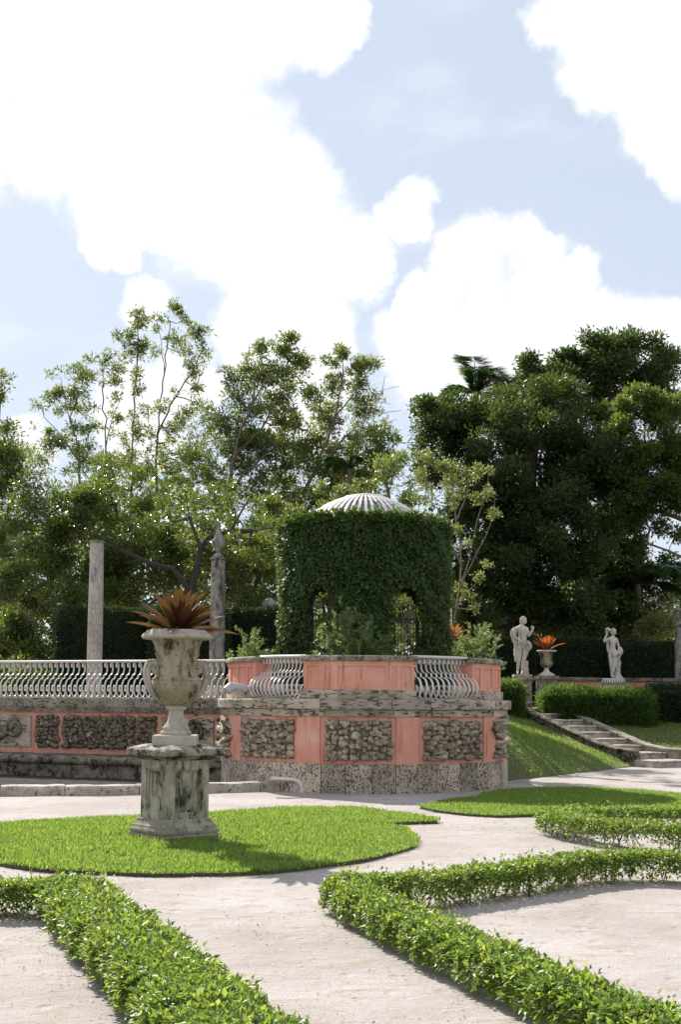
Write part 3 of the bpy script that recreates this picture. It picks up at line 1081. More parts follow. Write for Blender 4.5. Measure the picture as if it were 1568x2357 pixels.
def fountain_wall():
    mb = MB()
    relief(mb, linmap, [-0.6, SL], [0.35, Z_CORB + 0.02], lambda i, j: 0.0)
    mb.build('pink_wall', M['pink'], fw)
    spans = [(UP[514], UP[502], 2, 8), (UP[361], UP[318], 5, 8), (UP[312], UP[146], 17, 8), (UP[136], UP[85], 5, 8)]
    z0, z1 = 0.56, 1.235
    mb = MB()
    for a, b, _, _ in spans:
        lin_block(mb, a + 0.02, b - 0.02, [(-0.04, z0), (0.012, z0), (0.012, z1), (-0.04, z1)])
    mb.build('mortar_bed', M['mortar'], fw)
    for a, b, n, k in spans:
        rock_panel(fw, linmap, a, b, z0, z1, n, k, 1.0, ROCKS_DARK, 0.03)
    # carved reliefs: a pale slab, a scroll, a fluted shell
    for a, b, flip in ((UP[495], UP[371], 1), (UP[74], UP[74] + 1.5, -1)):
        mb = MB()
        lin_block(mb, a + 0.02, b - 0.02, [(-0.04, z0), (0.035, z0), (0.035, z1), (-0.04, z1)])
        o = bevel(mb.build('relief_slab', M['cornice'], fw), 0.01)
        L_ = b - a
        cs = a + 0.40
        cz = 0.86
        pts, rad = [], []
        for i in range(46):
            th = i / 45 * 4.6 * math.pi
            r_ = 0.035 + 0.165 * (i / 45) ** 1.15
            pts.append(linmap(cs + r_ * math.cos(th), cz + 0.10 + r_ * math.sin(th), 0.075))
            rad.append(0.020 + 0.035 * i / 45)
        for i in range(14):
            q = i / 13
            pts.append(linmap(cs + 0.2 + (L_ - 0.62) * q, cz - 0.0 - 0.20 * math.sin(q * 2.6) , 0.075))
            rad.append(0.055 + 0.035 * math.sin(q * 3.1))
        mb = MB()
        mb.tube(pts, rad, 8)
        mb.build('carved_scroll', M['darkstone'], fw)
        mb = MB()
        for k in range(7):
            a0 = -0.4 + k * 0.22
            tip = (cs + 0.42 + 0.36 * math.cos(a0), cz + 0.02 + 0.30 * math.sin(a0 + 0.25))
            mb.tube([linmap(cs + 0.25, cz - 0.02, 0.06), linmap((cs + 0.25 + tip[0]) / 2, (cz + tip[1]) / 2 + 0.02, 0.10), linmap(tip[0], tip[1], 0.05)], [0.02, 0.036, 0.014], 6)
        mb.build('carved_shell', M['darkstone'], fw)
    # cornice stones
    edges = [-0.05]
    while edges[-1] < SL:
        edges.append(edges[-1] + rr.uniform(0.75, 1.35))
    for a, b in zip(edges[:-1], edges[1:]):
        q = rr.uniform(0, 0.012)
        mb = MB()
        lin_block(mb, a + 0.004, b - 0.004, [(-0.6, Z_CORB), (0.05 + q, Z_CORB), (0.07 + q, Z_CORB + 0.05), (0.105 + q, Z_CORB + 0.12), (0.11 + q, Z_COR - 0.02), (0.09 + q, Z_COR), (-0.6, Z_COR)], 5)
        o = mb.build('cornice_stone', M['coping'] if rr.random() < 0.7 else M['cornice'], fw)
        jitter_mesh(o.data, 0.006, 5.0, a)


fountain_wall()
n = int(SL / 0.138)
pl = []
for i in range(n):
    p = Vector(linmap(0.16 + i * 0.138, 0, -0.16))
    pl.append((p.x, p.y, math.atan2(WN.y, WN.x)))
rm, lm = MB(), MB()
z = Z_COR + 0.745
lin_block(rm, 0.05, SL, [(-0.36, z), (-0.165, z), (-0.15, z + 0.012), (-0.15, z + 0.034), (-0.165, z + 0.046), (-0.36, z + 0.046)], 8)
lin_block(lm, 0.05, SL, [(-0.10, Z_COR + 0.003), (-0.03, Z_COR + 0.003), (-0.03, Z_COR + 0.014), (-0.10, Z_COR + 0.014)], 8)
railing('railing', 'long white bellied iron railing along the fountain wall under the columns', pl, rm, lm, RG, Z_COR, 0.68)

# basin below the wall, and the pool floor in front of it
basin = thing('fountain_basin', 'dark sooty stone basin with a rolled rim below the fountain wall', 'basin', tuple(J + WE * 4 + WN * 0.8))
edges = [-0.35]
while edges[-1] < SL:
    edges.append(edges[-1] + rr.uniform(0.9, 1.4))
BD = 0.95
for a, b in zip(edges[:-1], edges[1:]):
    mb = MB()
    q = rr.uniform(-0.01, 0.01)
    lin_block(mb, a + 0.004, b - 0.004, [(0.005, -0.1), (BD - 0.03 + q, -0.1), (BD - 0.03 + q, 0.27)] +
              [(BD + 0.01 + q + 0.065 * math.cos(t), 0.35 + 0.075 * math.sin(t)) for t in np.linspace(-1.4, 1.5, 7)] +
              [(BD - 0.10, 0.44), (0.005, 0.44)], 6)
    o = mb.build('basin_stone', M['darkstone'], basin)
    jitter_mesh(o.data, 0.008, 4.0, a)


# kerb of the pool
KP = [P(-420, 1842), P(-160, 1836), P(0, 1832), P(150, 1830), P(320, 1828), P(470, 1825), P(600, 1821.5), P(705, 1816)]


def along(pts, step):
    out = [pts[0].copy()]
    acc_ = 0.0
    for a, b in zip(pts[:-1], pts[1:]):
        L_ = (b - a).length
        n_ = max(1, int(L_ / step))
        for i in range(1, n_ + 1):
            out.append(a.lerp(b, i / n_))
    return out


kerb = thing('stone_kerb', 'low weathered stone kerb edging the gravel in front of the fountain basin', 'kerb', tuple(KP[3]))
kpts = along(KP, 0.95)
for a, b in zip(kpts[:-1], kpts[1:]):
    d = (b - a).normalized()
    nrm = Vector((-d.y, d.x, 0))
    q = rr.uniform(-0.012, 0.012)
    g = 0.006
    prof = [(0.0 + q, -0.08), (0.0 + q, 0.115), (0.03 + q, 0.15 + q * 0.5), (0.30, 0.155 + q * 0.5), (0.33, 0.13), (0.33, -0.08)]
    L_ = (b - a).length
    rings = []
    for i in range(8):
        p = a + d * (g + (L_ - 2 * g) * i / 7)
        rings.append([(p.x + nrm.x * o_, p.y + nrm.y * o_, z_) for o_, z_ in prof])
    mb = MB()
    mb.loft(rings, True, True, False)
    o = mb.build('kerb_stone', M['kerb'], kerb)
    jitter_mesh(o.data, 0.014, 6.0, a.x)
    bevel(o, 0.012)
mb = MB()
rows = []
for i, k in enumerate(KP):
    w_ = J + WE * (9.6 - 9.7 * i / (len(KP) - 1)) + WN * 0.1
    rows.append([(k.x, k.y + 0.2, 0.014), (w_.x, w_.y, 0.014)])
for a, b in zip(rows[:-1], rows[1:]):
    mb.add([a[0], b[0], b[1], a[1]], [(0, 1, 2, 3)])
o = mb.build('pool_floor', M['poolfloor'])
tag(o, 'dark wet floor of the pool between kerb and fountain basin', None, None, 'structure')

# ------------------------------------------------------------------ drain pipe and wall lamp
a, b = P(695, 1822), P(626, 1796, 0.16)
b = Vector((a.x - 0.53, a.y + 0.10, 0.215))
t = thing('drain_pipe', 'white plastic drain pipe bending over the end of the stone kerb', 'pipe', tuple(a))
mb = MB()
mb.tube([b, b.lerp(Vector((a.x, a.y, 0.205)), 0.5), (a.x - 0.13, a.y + 0.02, 0.205), (a.x - 0.06, a.y, 0.18), (a.x - 0.01, a.y, 0.11), (a.x, a.y, 0.06)], 0.036, 12)
mb.build('pipe_run', M['pvc'], t)
mb = MB()
mb.tube([(a.x, a.y, 0.062), (a.x, a.y, -0.03)], 0.042, 12)
mb.build('pipe_socket', M['pvc'], t)
mb = MB()
mb.tube([b - Vector((0.03, 0, 0)), b + Vector((0.05, 0, 0))], 0.043, 12)
mb.build('pipe_collar', M['pvc'], t)

LP = Vector(arcmap(-48.5, 1.80, 0.0))
t = thing('flood_light', 'grey tilted flood light on a bracket at the end of the bellied railing', 'lamp', tuple(LP))
hd = Q(505, 1577, LP.y - 0.25)
ax = (hd - LP).normalized()
mb = MB()
p0 = LP + ax * 0.10
mb.tube([p0, p0 + ax * 0.05, p0 + ax * 0.22, p0 + ax * 0.34], [0.045, 0.062, 0.075, 0.080], 14)
mb.build('lamp_body', M['lampmetal'], t)
mb = MB()
e = p0 + ax * 0.30
mb.tube([e, e + ax * 0.02 + Vector((0, 0, -0.02)), e + ax * 0.10 + Vector((0, 0, -0.09))], [0.083, 0.09, 0.085], 14)
mb.build('lamp_hood', M['lampmetal'], t)
mb = MB()
mb.tube([LP + Vector((0.05, 0.08, 0.06)), LP + Vector((0.0, 0.0, 0.04)), p0], [0.035, 0.05, 0.03], 10)
mb.build('bracket', M['lampmetal'], t)


# ------------------------------------------------------------------ urns and plants
def strap_leaf(length, width, arch, segs=7):
    """Channelled strap leaf growing along +x, arching; local coordinates."""
    mb = MB()
    rows = []
    for i in range(segs + 1):
        q = i / segs
        ang = -arch * q
        w = width * (0.55 + 0.75 * q) * (1 - q ** 3.2) + 0.002 if q < 1 else 0.0015
        rows.append((q, ang, w))
    x = z = 0.0
    vs = []
    prev = 0
    for i, (q, ang, w) in enumerate(rows):
        if i:
            dl = length / segs
            x += dl * math.cos(ang)
            z += dl * math.sin(ang)
        ch = w * 0.28
        nx, nz = -math.sin(ang), math.cos(ang)
        vs += [(x + nx * ch, -w / 2, z + nz * ch), (x, 0, z), (x + nx * ch, w / 2, z + nz * ch)]
    fs = []
    for i in range(segs):
        for k in range(2):
            fs.append((i * 3 + k, (i + 1) * 3 + k, (i + 1) * 3 + k + 1, i * 3 + k + 1))
    mb.add(vs, fs, True)
    return mb.mesh('leaf')


def bromeliad(label, loc, scale, mat, n, seed, group=None, tilt_hi=78, arch=0.45, tilt_lo=9):
    t = thing('bromeliad', label, 'plant', loc, group)
    r_ = random.Random(seed)
    var = [strap_leaf(1.0, 0.225, arch * k, 7) for k in (0.6, 1.0, 1.5)]
    for m_ in var:
        m_.materials.append(mat)
    for i in range(n):
        q = i / (n - 1)
        yaw = i * 2.39996 + r_.uniform(-0.25, 0.25)
        tilt = R(tilt_lo + tilt_hi * q ** 0.7 + r_.uniform(-6, 6))
        L_ = scale * (1.0 - 0.25 * q) * r_.uniform(0.88, 1.08)
        o = bpy.data.objects.new('leaf', r_.choice(var))
        COL.objects.link(o)
        o.parent = t
        o.location = (0.05 * scale * math.cos(yaw), 0.05 * scale * math.sin(yaw), 0.03 * scale * q)
        o.rotation_euler = (r_.uniform(-0.25, 0.25), -tilt, yaw)
        o.scale = (L_, L_ * r_.uniform(0.9, 1.15), L_)
    return t


UX, UY = -1.888, 13.78
PR = R(-33 + 90 * 0)
prot = R(41.0)


def rot2(x, y, a):
    return x * math.cos(a) - y * math.sin(a), x * math.sin(a) + y * math.cos(a)


ped = thing('pedestal', 'tall black stained square stone pedestal with recessed panels on the lawn, carrying the large urn', 'pedestal', (UX, UY, 0))


def pedestal_main():
    c = (UX, UY, 0)
    mb = MB()
    mb.square([(0.80, -0.05), (0.81, 0.075), (0.80, 0.085)], c, prot)
    o = mb.build('plinth', M['basestone'], ped)
    mb = MB()
    prof = [(0.775, 0.083), (0.80, 0.10), (0.805, 0.125), (0.785, 0.145), (0.765, 0.155), (0.755, 0.175), (0.71, 0.20), (0.675, 0.225), (0.665, 0.245), (0.64, 0.26)]
    mb.square(prof, c, prot)
    o = bevel(mb.build('base_moulding', M['basestone'], ped), 0.008)
    # shaft with a recessed panel on each face
    S, z0, z1 = 0.605, 0.255, 0.945
    mb = MB()
    for k in range(4):
        a = prot + k * math.pi / 2

        def mp(s, z, d, a=a):
            x, y = rot2(s, -(S / 2 + d), a)
            return (UX + x, UY + y, z)
        us = [-S / 2, -S / 2 + 0.105, -S / 2 + 0.130, S / 2 - 0.130, S / 2 - 0.105, S / 2]
        vs = [z0, z0 + 0.085, z0 + 0.11, z1 - 0.135, z1 - 0.11, z1]

        def dep(i, j):
            if 1 <= i <= 3 and 1 <= j <= 3:
                return -0.050 if (i == 2 and j == 2) else -0.022
            return 0.0
        relief(mb, mp, us, vs, dep)
    o = mb.build('shaft', M['pedestal'], ped)
    mb = MB()
    mb.square([(0.60, 0.935), (0.70, 0.962), (0.76, 0.982), (0.875, 0.992), (0.885, 1.005), (0.885, 1.055), (0.86, 1.072), (0.56, 1.115), (0.50, 1.118)], c, prot)
    o = bevel(mb.build('cap_slab', M['slab'], ped), 0.010)
    jitter_mesh(o.data, 0.006, 5, 1.0)


pedestal_main()


def vol(r_, n):
    pass


def big_urn():
    z0 = 1.105
    t = thing('stone_urn', 'large weathered stone urn with two scrolled handles on the tall stained pedestal', 'urn', (UX, UY, z0), None)
    mb = MB()
    mb.box((UX, UY, z0 + 0.058), (0.545, 0.50, 0.125), R(4))
    o = bevel(mb.build('plinth', M['plinth'], t), 0.014)
    mb = MB()
    zf = z0 + 0.12
    mb.lathe([(0.185, 0), (0.192, 0.015), (0.188, 0.045), (0.165, 0.055), (0.163, 0.068), (0.172, 0.08), (0.150, 0.10), (0.115, 0.14), (0.093, 0.20), (0.087, 0.27), (0.094, 0.295), (0.125, 0.305), (0.13, 0.32), (0.125, 0.333), (0.09, 0.34), (0.086, 0.36)], (UX, UY, zf), 36,
             lambda r_, z_, a: r_ * (1 + (0.035 * abs(math.sin(a * 9)) if 0.09 < z_ < 0.29 else 0)))
    mb.build('foot', M['plinth'], t)
    mb = MB()
    zb = zf + 0.35
    prof = [(0.085, 0.0), (0.14, 0.012), (0.21, 0.05), (0.262, 0.11), (0.292, 0.18), (0.302, 0.25), (0.300, 0.292), (0.306, 0.300), (0.306, 0.318), (0.286, 0.328),
            (0.262, 0.35), (0.248, 0.40), (0.244, 0.46), (0.250, 0.54), (0.262, 0.62), (0.284, 0.70), (0.318, 0.765), (0.340, 0.785)]
    rough = lambda r_, z_, a: r_ + 0.010 * mnoise.noise(Vector((math.cos(a) * 2.2, math.sin(a) * 2.2, z_ * 5))) * (1 if z_ > 0.33 else 0.4) + 0.006 * mnoise.noise(Vector((math.cos(a) * 7, math.sin(a) * 7, z_ * 22)))
    pr2 = []
    for (r0, z0_), (r1, z1_) in zip(prof[:-1], prof[1:]):
        for q in range(3):
            pr2.append((r0 + (r1 - r0) * q / 3, z0_ + (z1_ - z0_) * q / 3))
    pr2.append(prof[-1])
    mb.lathe(pr2, (UX, UY, zb), 72, rough)
    bowl_o = mb.build('bowl', M['urn'], t)
    # worn vine relief on the neck
    mb = MB()
    r2 = random.Random(4)
    for k in range(30):
        a = r2.uniform(-math.pi, 0.2)
        zz = r2.uniform(0.42, 0.74)
        rad_ = 0.252 + max(0, zz - 0.5) ** 1.6 * 0.42
        pts = []
        for i in range(5):
            pts.append((UX + (rad_ + 0.004) * math.cos(a + 0.05 * i * r2.uniform(0.4, 1.2)), UY + (rad_ + 0.004) * math.sin(a + 0.05 * i), zb + zz + 0.014 * i * r2.uniform(-1, 1)))
        mb.tube(pts, [0.002, 0.006, 0.009, 0.006, 0.002], 6)
    mb.build('vine_relief', M['urn'], bowl_o)['kind'] = 'stuff'
    mb = MB()
    zr = zb + 0.775
    mb.lathe([(0.31, 0.0), (0.36, 0.005), (0.425, 0.008), (0.447, 0.022), (0.450, 0.040), (0.435, 0.058), (0.40, 0.085), (0.385, 0.095), (0.382, 0.108), (0.368, 0.114), (0.35, 0.108), (0.335, 0.06), (0.30, 0.03)], (UX, UY, zr), 72,
             lambda r_, z_, a: r_ + 0.005 * mnoise.noise(Vector((math.cos(a) * 4, math.sin(a) * 4, z_ * 9))))
    rim_o = mb.build('rim', M['plinth'], t)
    mb = MB()
    for k in range(26):
        a = 2 * math.pi * k / 26
        pts = [(UX + (0.433 - 0.055 * q) * math.cos(a + s * 0.085), UY + (0.433 - 0.055 * q) * math.sin(a + s * 0.085), zr + 0.062 + 0.030 * q) for s, q in ((-1, 1), (-0.85, 0.45), (-0.4, 0.06), (0.4, 0.06), (0.85, 0.45), (1, 1))]
        mb.tube(pts, 0.006, 5)
    mb.build('relief', M['plinth'], rim_o)['kind'] = 'stuff'
    mb = MB()
    mb.lathe([(0.34, 0.0), (0.2, 0.03), (0.02, 0.04)], (UX, UY, zr + 0.03), 24)
    mb.build('soil', M['soil'], t)
    for sgn in (1, -1):
        ha = R(203) if sgn > 0 else R(23)
        ca, sa = math.cos(ha), math.sin(ha)
        pts = []
        rad = []
        for i in range(12):
            th = R(90 + 400 * (1 - i / 11))
            rr_ = 0.014 + 0.050 * i / 11
            pts.append((0.285 + rr_ * math.cos(th), 0.435 + rr_ * math.sin(th)))
            rad.append(0.026 + 0.018 * i / 11)
        for (x_, z_, q_) in ((0.318, 0.503, .048), (0.352, 0.492, .051), (0.380, 0.462, .054), (0.396, 0.41, .055), (0.396, 0.35, .053), (0.382, 0.28, .050), (0.355, 0.21, .046), (0.318, 0.145, .040), (0.272, 0.10, .033), (0.235, 0.075, .024)):
            pts.append((x_, z_))
            rad.append(q_ * 0.84)
        pts = [(0.235 + (x_ - 0.235) * 0.90, z_) for x_, z_ in pts]
        mb = MB()
        mb.tube([(UX + x_ * ca, UY + x_ * sa, zb + z_) for x_, z_ in pts], rad, 12)
        hnd = mb.build('handle', M['plinth'], t)
        mb = MB()
        for k in (-1, 0, 1):
            mb.tube([(UX + (x_ + rad[12 + i] * 0.86) * ca - sa * k * 0.034, UY + (x_ + rad[12 + i] * 0.86) * sa + ca * k * 0.034, zb + z_ + (0.03 if i < 2 else 0)) for i, (x_, z_) in enumerate(pts[12:])], 0.010, 5)
        mb.build('fluting', M['plinth'], hnd)['kind'] = 'stuff'
    return zr + 0.07


zt = big_urn()
bromeliad('large spiky bronze bromeliad spreading out of the big stone urn', (UX, UY, zt), 0.70, M['brom'], 46, 11, 'bromeliads growing in stone urns', 76, 0.30)


for o in [q for q in SC.objects if q.parent is None and q.name in ('pedestal', 'stone_urn', 'bromeliad')]:
    o.scale = (0.920, 0.920, 0.972)
    o.location.z *= 0.972

# ------------------------------------------------------------------ columns
def col_lathe(name, label, u, vtop, vbot, y, rt, rb, mat, extra=None, z0=TERR):
    pb = Q(u, vbot, y)
    pt = Q(u, vtop, y)
    t = thing(name, label, 'column', (pb.x, y, z0))
    H_ = pt.z - z0
    mb = MB()
    prof = []
    for i in range(9):
        q = i / 8
        prof.append((rb + (rt - rb) * q + 0.008 * math.sin(q * 3.1), 0.22 + (H_ - 0.26) * q))
    mb.lathe(prof, (pb.x, y, z0), 28)
    mb.build('shaft', mat, t)
    mb = MB()
    mb.lathe([(rt + 0.01, H_ - 0.045), (rt + 0.035, H_ - 0.035), (rt + 0.035, H_ - 0.01), (rt + 0.01, H_)], (pb.x, y, z0), 28)
    mb.build('neck_ring', M['coping'] if mat is M['marble'] else mat, t)
    mb = MB()
    mb.lathe([(rb + 0.10, 0.0), (rb + 0.10, 0.10), (rb + 0.07, 0.12), (rb + 0.075, 0.17), (rb + 0.03, 0.20), (rb, 0.23)], (pb.x, y, z0), 28)
    mb.build('base', M['coping'], t)
    return t, Vector((pb.x, y, z0 + H_))


col_lathe('marble_column', 'plain white marble column with brown veins and no capital', 217, 1246, 1520, 28.5, 0.158, 0.182, M['marble'])
t, top = col_lathe('finial_column', 'mottled grey stone column topped by a carved finial', 499, 1284, 1517, 27.0, 0.155, 0.172, M['greycol'])
mb = MB()
mb.lathe([(0.10, 0.0), (0.115, 0.04), (0.10, 0.07), (0.06, 0.10), (0.055, 0.15), (0.075, 0.17), (0.06, 0.20), (0.09, 0.23), (0.145, 0.28), (0.158, 0.33), (0.145, 0.38), (0.11, 0.44), (0.085, 0.48), (0.088, 0.50), (0.068, 0.55), (0.05, 0.64), (0.034, 0.74), (0.03, 0.80), (0.014, 0.84)], tuple(top), 28,
         lambda r_, z_, a: r_ * (1 + 0.05 * math.cos(a * 10) * (1 if 0.22 < z_ < 0.5 else 0)))
mb.build('finial', M['greycol'], t)
t, top = col_lathe('capital_column', 'grey stone column with a carved bell capital, right at the picture edge', 1569, 1438, 1560, 36.5, 0.165, 0.18, M['greycol'])
mb = MB()
mb.lathe([(0.17, -0.02), (0.19, 0.0), (0.12, 0.03), (0.09, 0.08), (0.10, 0.12), (0.165, 0.16), (0.18, 0.22), (0.175, 0.38), (0.20, 0.42), (0.235, 0.44), (0.24, 0.47), (0.2, 0.48)], tuple(top), 24,
         lambda r_, z_, a: r_ * (1 + 0.05 * math.cos(a * 8) * (1 if 0.12 < z_ < 0.42 else 0)))
mb.build('capital', M['greycol'], t)
t, top = col_lathe('pale_column', 'pale stone column half hidden behind the ivy pavilion', 1029, 1318, 1500, 30.5, 0.12, 0.14, M['statue'])
mb = MB()
mb.lathe([(0.13, -0.02), (0.15, 0.02), (0.13, 0.05), (0.16, 0.14), (0.22, 0.20), (0.22, 0.25), (0.1, 0.26)], tuple(top), 20)
mb.build('capital', M['statue'], t)
FY = 34.5
pb = Q(621, 1392, FY)
t = thing('stone_ball_finial', 'rounded pale stone finial showing above the dark clipped hedge by the pavilion', 'finial', (pb.x, FY, TERR))
mb = MB()
mb.square([(0.5, 0.0), (0.5, 0.15), (0.36, 0.2), (0.36, pb.z - TERR - 0.42), (0.46, pb.z - TERR - 0.36), (0.46, pb.z - TERR - 0.28)], (pb.x, FY, TERR), 0.3)
mb.build('pillar', M['statue'], t)
mb = MB()
mb.lathe([(0.09, -0.28), (0.07, -0.22), (0.15, -0.17), (0.21, -0.08), (0.225, 0.0), (0.19, 0.10), (0.10, 0.17), (0.03, 0.2)], (pb.x, FY, pb.z), 22)
mb.build('ball', M['greycol'], t)

# ------------------------------------------------------------------ ivy pavilion
GX, GY, GR = 0.50, 25.2, 1.80
GTOP = Q(837, 1186, GY - GR).z
gaz = thing('ivy_pavilion', 'round garden pavilion thickly clad in ivy under a white slatted dome', 'pavilion', (GX, GY, TERR))
OPEN = [(-31 + 60 * k, 8.6) for k in range(6)]
OPEN = [(-30.5, 8.4), (28.3, 9.4), (90, 9), (151, 13), (-149, 12), (-90, 9)]
ZO = Q(930, 1352, GY - GR).z


def in_open(td, z, grow=0.0):
    td = (np.asarray(td) + 180) % 360 - 180
    z = np.asarray(z)
    hit = np.zeros(td.shape, bool)
    for c, h in OPEN:
        h = h + grow
        d = np.abs((td - c + 180) % 360 - 180)
        arch = np.sqrt(np.clip(1 - (d / h) ** 2, 0, 1)) * h * R(1) * GR
        hit |= (d < h) & (z < ZO - 0.28 + arch)
    return hit


def pavilion():
    mb = MB()
    # inner lattice wall behind the ivy
    na, nz = 180, 40
    for rr_ in (GR - 0.12,):
        for i in range(na):
            for j in range(nz):
                t0, t1 = -180 + 360 * i / na, -180 + 360 * (i + 1) / na
                z0, z1 = TERR + (GTOP - 0.08 - TERR) * j / nz, TERR + (GTOP - 0.08 - TERR) * (j + 1) / nz
                if in_open([(t0 + t1) / 2], [(z0 + z1) / 2], 2.2)[0]:
                    continue
                p = lambda t_, z_: (GX + rr_ * math.sin(R(t_)), GY - rr_ * math.cos(R(t_)), z_)
                mb.add([p(t0, z0), p(t1, z0), p(t1, z1), p(t0, z1)], [(0, 1, 2, 3)], True)
    mb.build('trellis_wall', M['hedgecore'], gaz)
    n = 82000
    th = rng.uniform(-180, 180, n)
    front = np.abs(th) < 105
    keep = front | (rng.random(n) < 0.45)
    th = th[keep]
    n = len(th)
    z = TERR + rng.random(n) * (GTOP - TERR)
    ok = ~in_open(th, z - 0.03)
    th, z = th[ok], z[ok]
    n = len(th)
    a = np.radians(th)
    # lumpy clipped face
    lump = 0.045 * np.sin(a * 9 + z * 3.1) * np.sin(z * 5.3 + a * 4) + 0.06 * np.array([mnoise.noise(Vector((p_ * 3.2, q_ * 2.2, 1.0))) for p_, q_ in zip(a, z)]) + rng.normal(0, 0.032, n)
    r_ = GR - 0.02 + lump
    out = np.stack([np.sin(a), -np.cos(a), np.zeros(n)], 1)
    p = np.stack([GX + r_ * np.sin(a), GY - r_ * np.cos(a), z], 1)
    axis = rng.normal(0, 0.55, (n, 3)) + np.array([0, 0, -0.75]) + out * 0.35
    nrm = out + rng.normal(0, 0.38, (n, 3)) + np.array([0, 0, 0.45])
    ln = rng.uniform(0.035, 0.085, n)
    v1, t1 = leaf_geo(p, axis, nrm, ln, ln * 0.85, 0.15)
    # shaggy lit top edge and a fringe round the openings
    m = 9000
    a = rng.uniform(-math.pi, math.pi, m)
    rr_ = GR - np.abs(rng.normal(0, 0.20, m)) + 0.05
    zz = GTOP - 0.03 + np.abs(rng.normal(0, 0.045, m)) * (1 + 0.8 * np.sin(a * 13) ** 2) - 0.06 * (rr_ > GR)
    p2 = np.stack([GX + rr_ * np.sin(a), GY - rr_ * np.cos(a), zz], 1)
    ax2 = rng.normal(0, 0.6, (m, 3)) + np.array([0, 0, 0.55])
    ln2 = rng.uniform(0.06, 0.11, m)
    v2, t2 = leaf_geo(p2, ax2, rng.normal(0, 0.6, (m, 3)) + np.array([0, 0, 0.8]), ln2, ln2 * 0.7, 0.15)
    me = tri_mesh('ivy', np.concatenate([v1, v2]), np.concatenate([t1, t2 + len(v1)]))
    o = link('ivy', me, gaz, M['leaf_ivy'])
    # flat lattice roof under the dome
    mb = MB()
    mb.lathe([(GR - 0.12, 0.0), (GR - 0.5, 0.06), (1.12, 0.10)], (GX, GY, GTOP - 0.10), 48)
    mb.f = [f for f in mb.f if len(f) == 4]
    mb.sm = [True] * len(mb.f)
    mb.build('roof_ring', M['hedgecore'], gaz)
    # posts inside
    for k in range(6):
        aa = R(-2 + 60 * k)
        mb = MB()
        mb.tube([(GX + 1.35 * math.sin(aa), GY - 1.35 * math.cos(aa), TERR), (GX + 1.35 * math.sin(aa), GY - 1.35 * math.cos(aa), GTOP - 0.1)], 0.06, 8)
        mb.build('post', M['iron'], gaz)
    mb = MB()
    a_ = R(OPEN[0][0] + 2.5)
    mb.tube([(GX + (GR - 0.35) * math.sin(a_), GY - (GR - 0.35) * math.cos(a_), TERR), (GX + (GR - 0.38) * math.sin(a_ + 0.02), GY - (GR - 0.38) * math.cos(a_ + 0.02), TERR + 1.2), (GX + (GR - 0.34) * math.sin(a_), GY - (GR - 0.34) * math.cos(a_), GTOP - 0.2)], [0.12, 0.10, 0.09], 10)
    mb.build('ivy_stem', M['barkdark'], gaz)
    # dome
    zd = GTOP - 0.02
    rise = Q(843, 1143, GY).z - zd
    RD = 1.40
    K = 52

    def dome(r_):
        Rs = (RD * RD + rise * rise) / (2 * rise)
        return zd + rise - (Rs - math.sqrt(max(Rs * Rs - r_ * r_, 0)))
    for k in range(K):
        aa = 2 * math.pi * k / K
        ca, sa = math.sin(aa), -math.cos(aa)
        rings = []
        for i in range(7):
            r_ = 0.40 + (RD - 0.40) * i / 6
            w = 0.5 * (0.022 + 0.052 * (r_ / RD))
            zc = dome(r_)
            rings.append([(GX + ca * r_ - sa * w * s, GY + sa * r_ + ca * w * s, zc + dz) for s, dz in ((-1, 0.0), (1, 0.0), (1, 0.02), (-1, 0.02))])
        mb = MB()
        mb.loft(rings, True, True, False)
        mb.build('dome_slat', M['slat'], gaz)
    mb = MB()
    mb.lathe([(0.46, 0.0), (0.47, 0.015), (0.45, 0.035), (0.30, dome(0.30) - dome(0.45) + 0.04), (0.12, dome(0.12) - dome(0.45) + 0.04), (0.02, dome(0) - dome(0.45) + 0.045)], (GX, GY, dome(0.45)), 40)
    mb.build('dome_crown', M['slat'], gaz)
    mb = MB()
    for rr_ in (0.78, RD - 0.02):
        zc = dome(rr_) - 0.022
        ring = [(GX + rr_ * math.cos(t_), GY + rr_ * math.sin(t_), zc) for t_ in np.linspace(0, 2 * math.pi, 49)]
        mb.tube(ring, 0.018, 6)
    mb.build('dome_ring', M['slat'], gaz)
    # iron gate in the opening to the right
    c, h = OPEN[1]
    mb = MB()
    for q in np.linspace(-h, h * 0.95, 8):
        a_ = R(c + q)
        x, y = GX + (GR - 0.2) * math.sin(a_), GY - (GR - 0.2) * math.cos(a_)
        mb.tube([(x, y, TERR + 0.05), (x, y, TERR + 1.75)], 0.009, 5)
    for z_ in (TERR + 0.12, TERR + 0.9, TERR + 1.65):
        mb.tube([(GX + (GR - 0.2) * math.sin(R(c + q)), GY - (GR - 0.2) * math.cos(R(c + q)), z_) for q in np.linspace(-h, h, 6)], 0.012, 5)
    mb.build('gate', M['iron'], gaz)


pavilion()


# ------------------------------------------------------------------ steps, cheek walls
stairs = thing('stone_steps', 'weathered stone garden steps climbing the grass bank between two sloping cheek walls', 'steps', tuple(N0 + SB * 0.9))
RUN, RISE = 0.565, 0.16


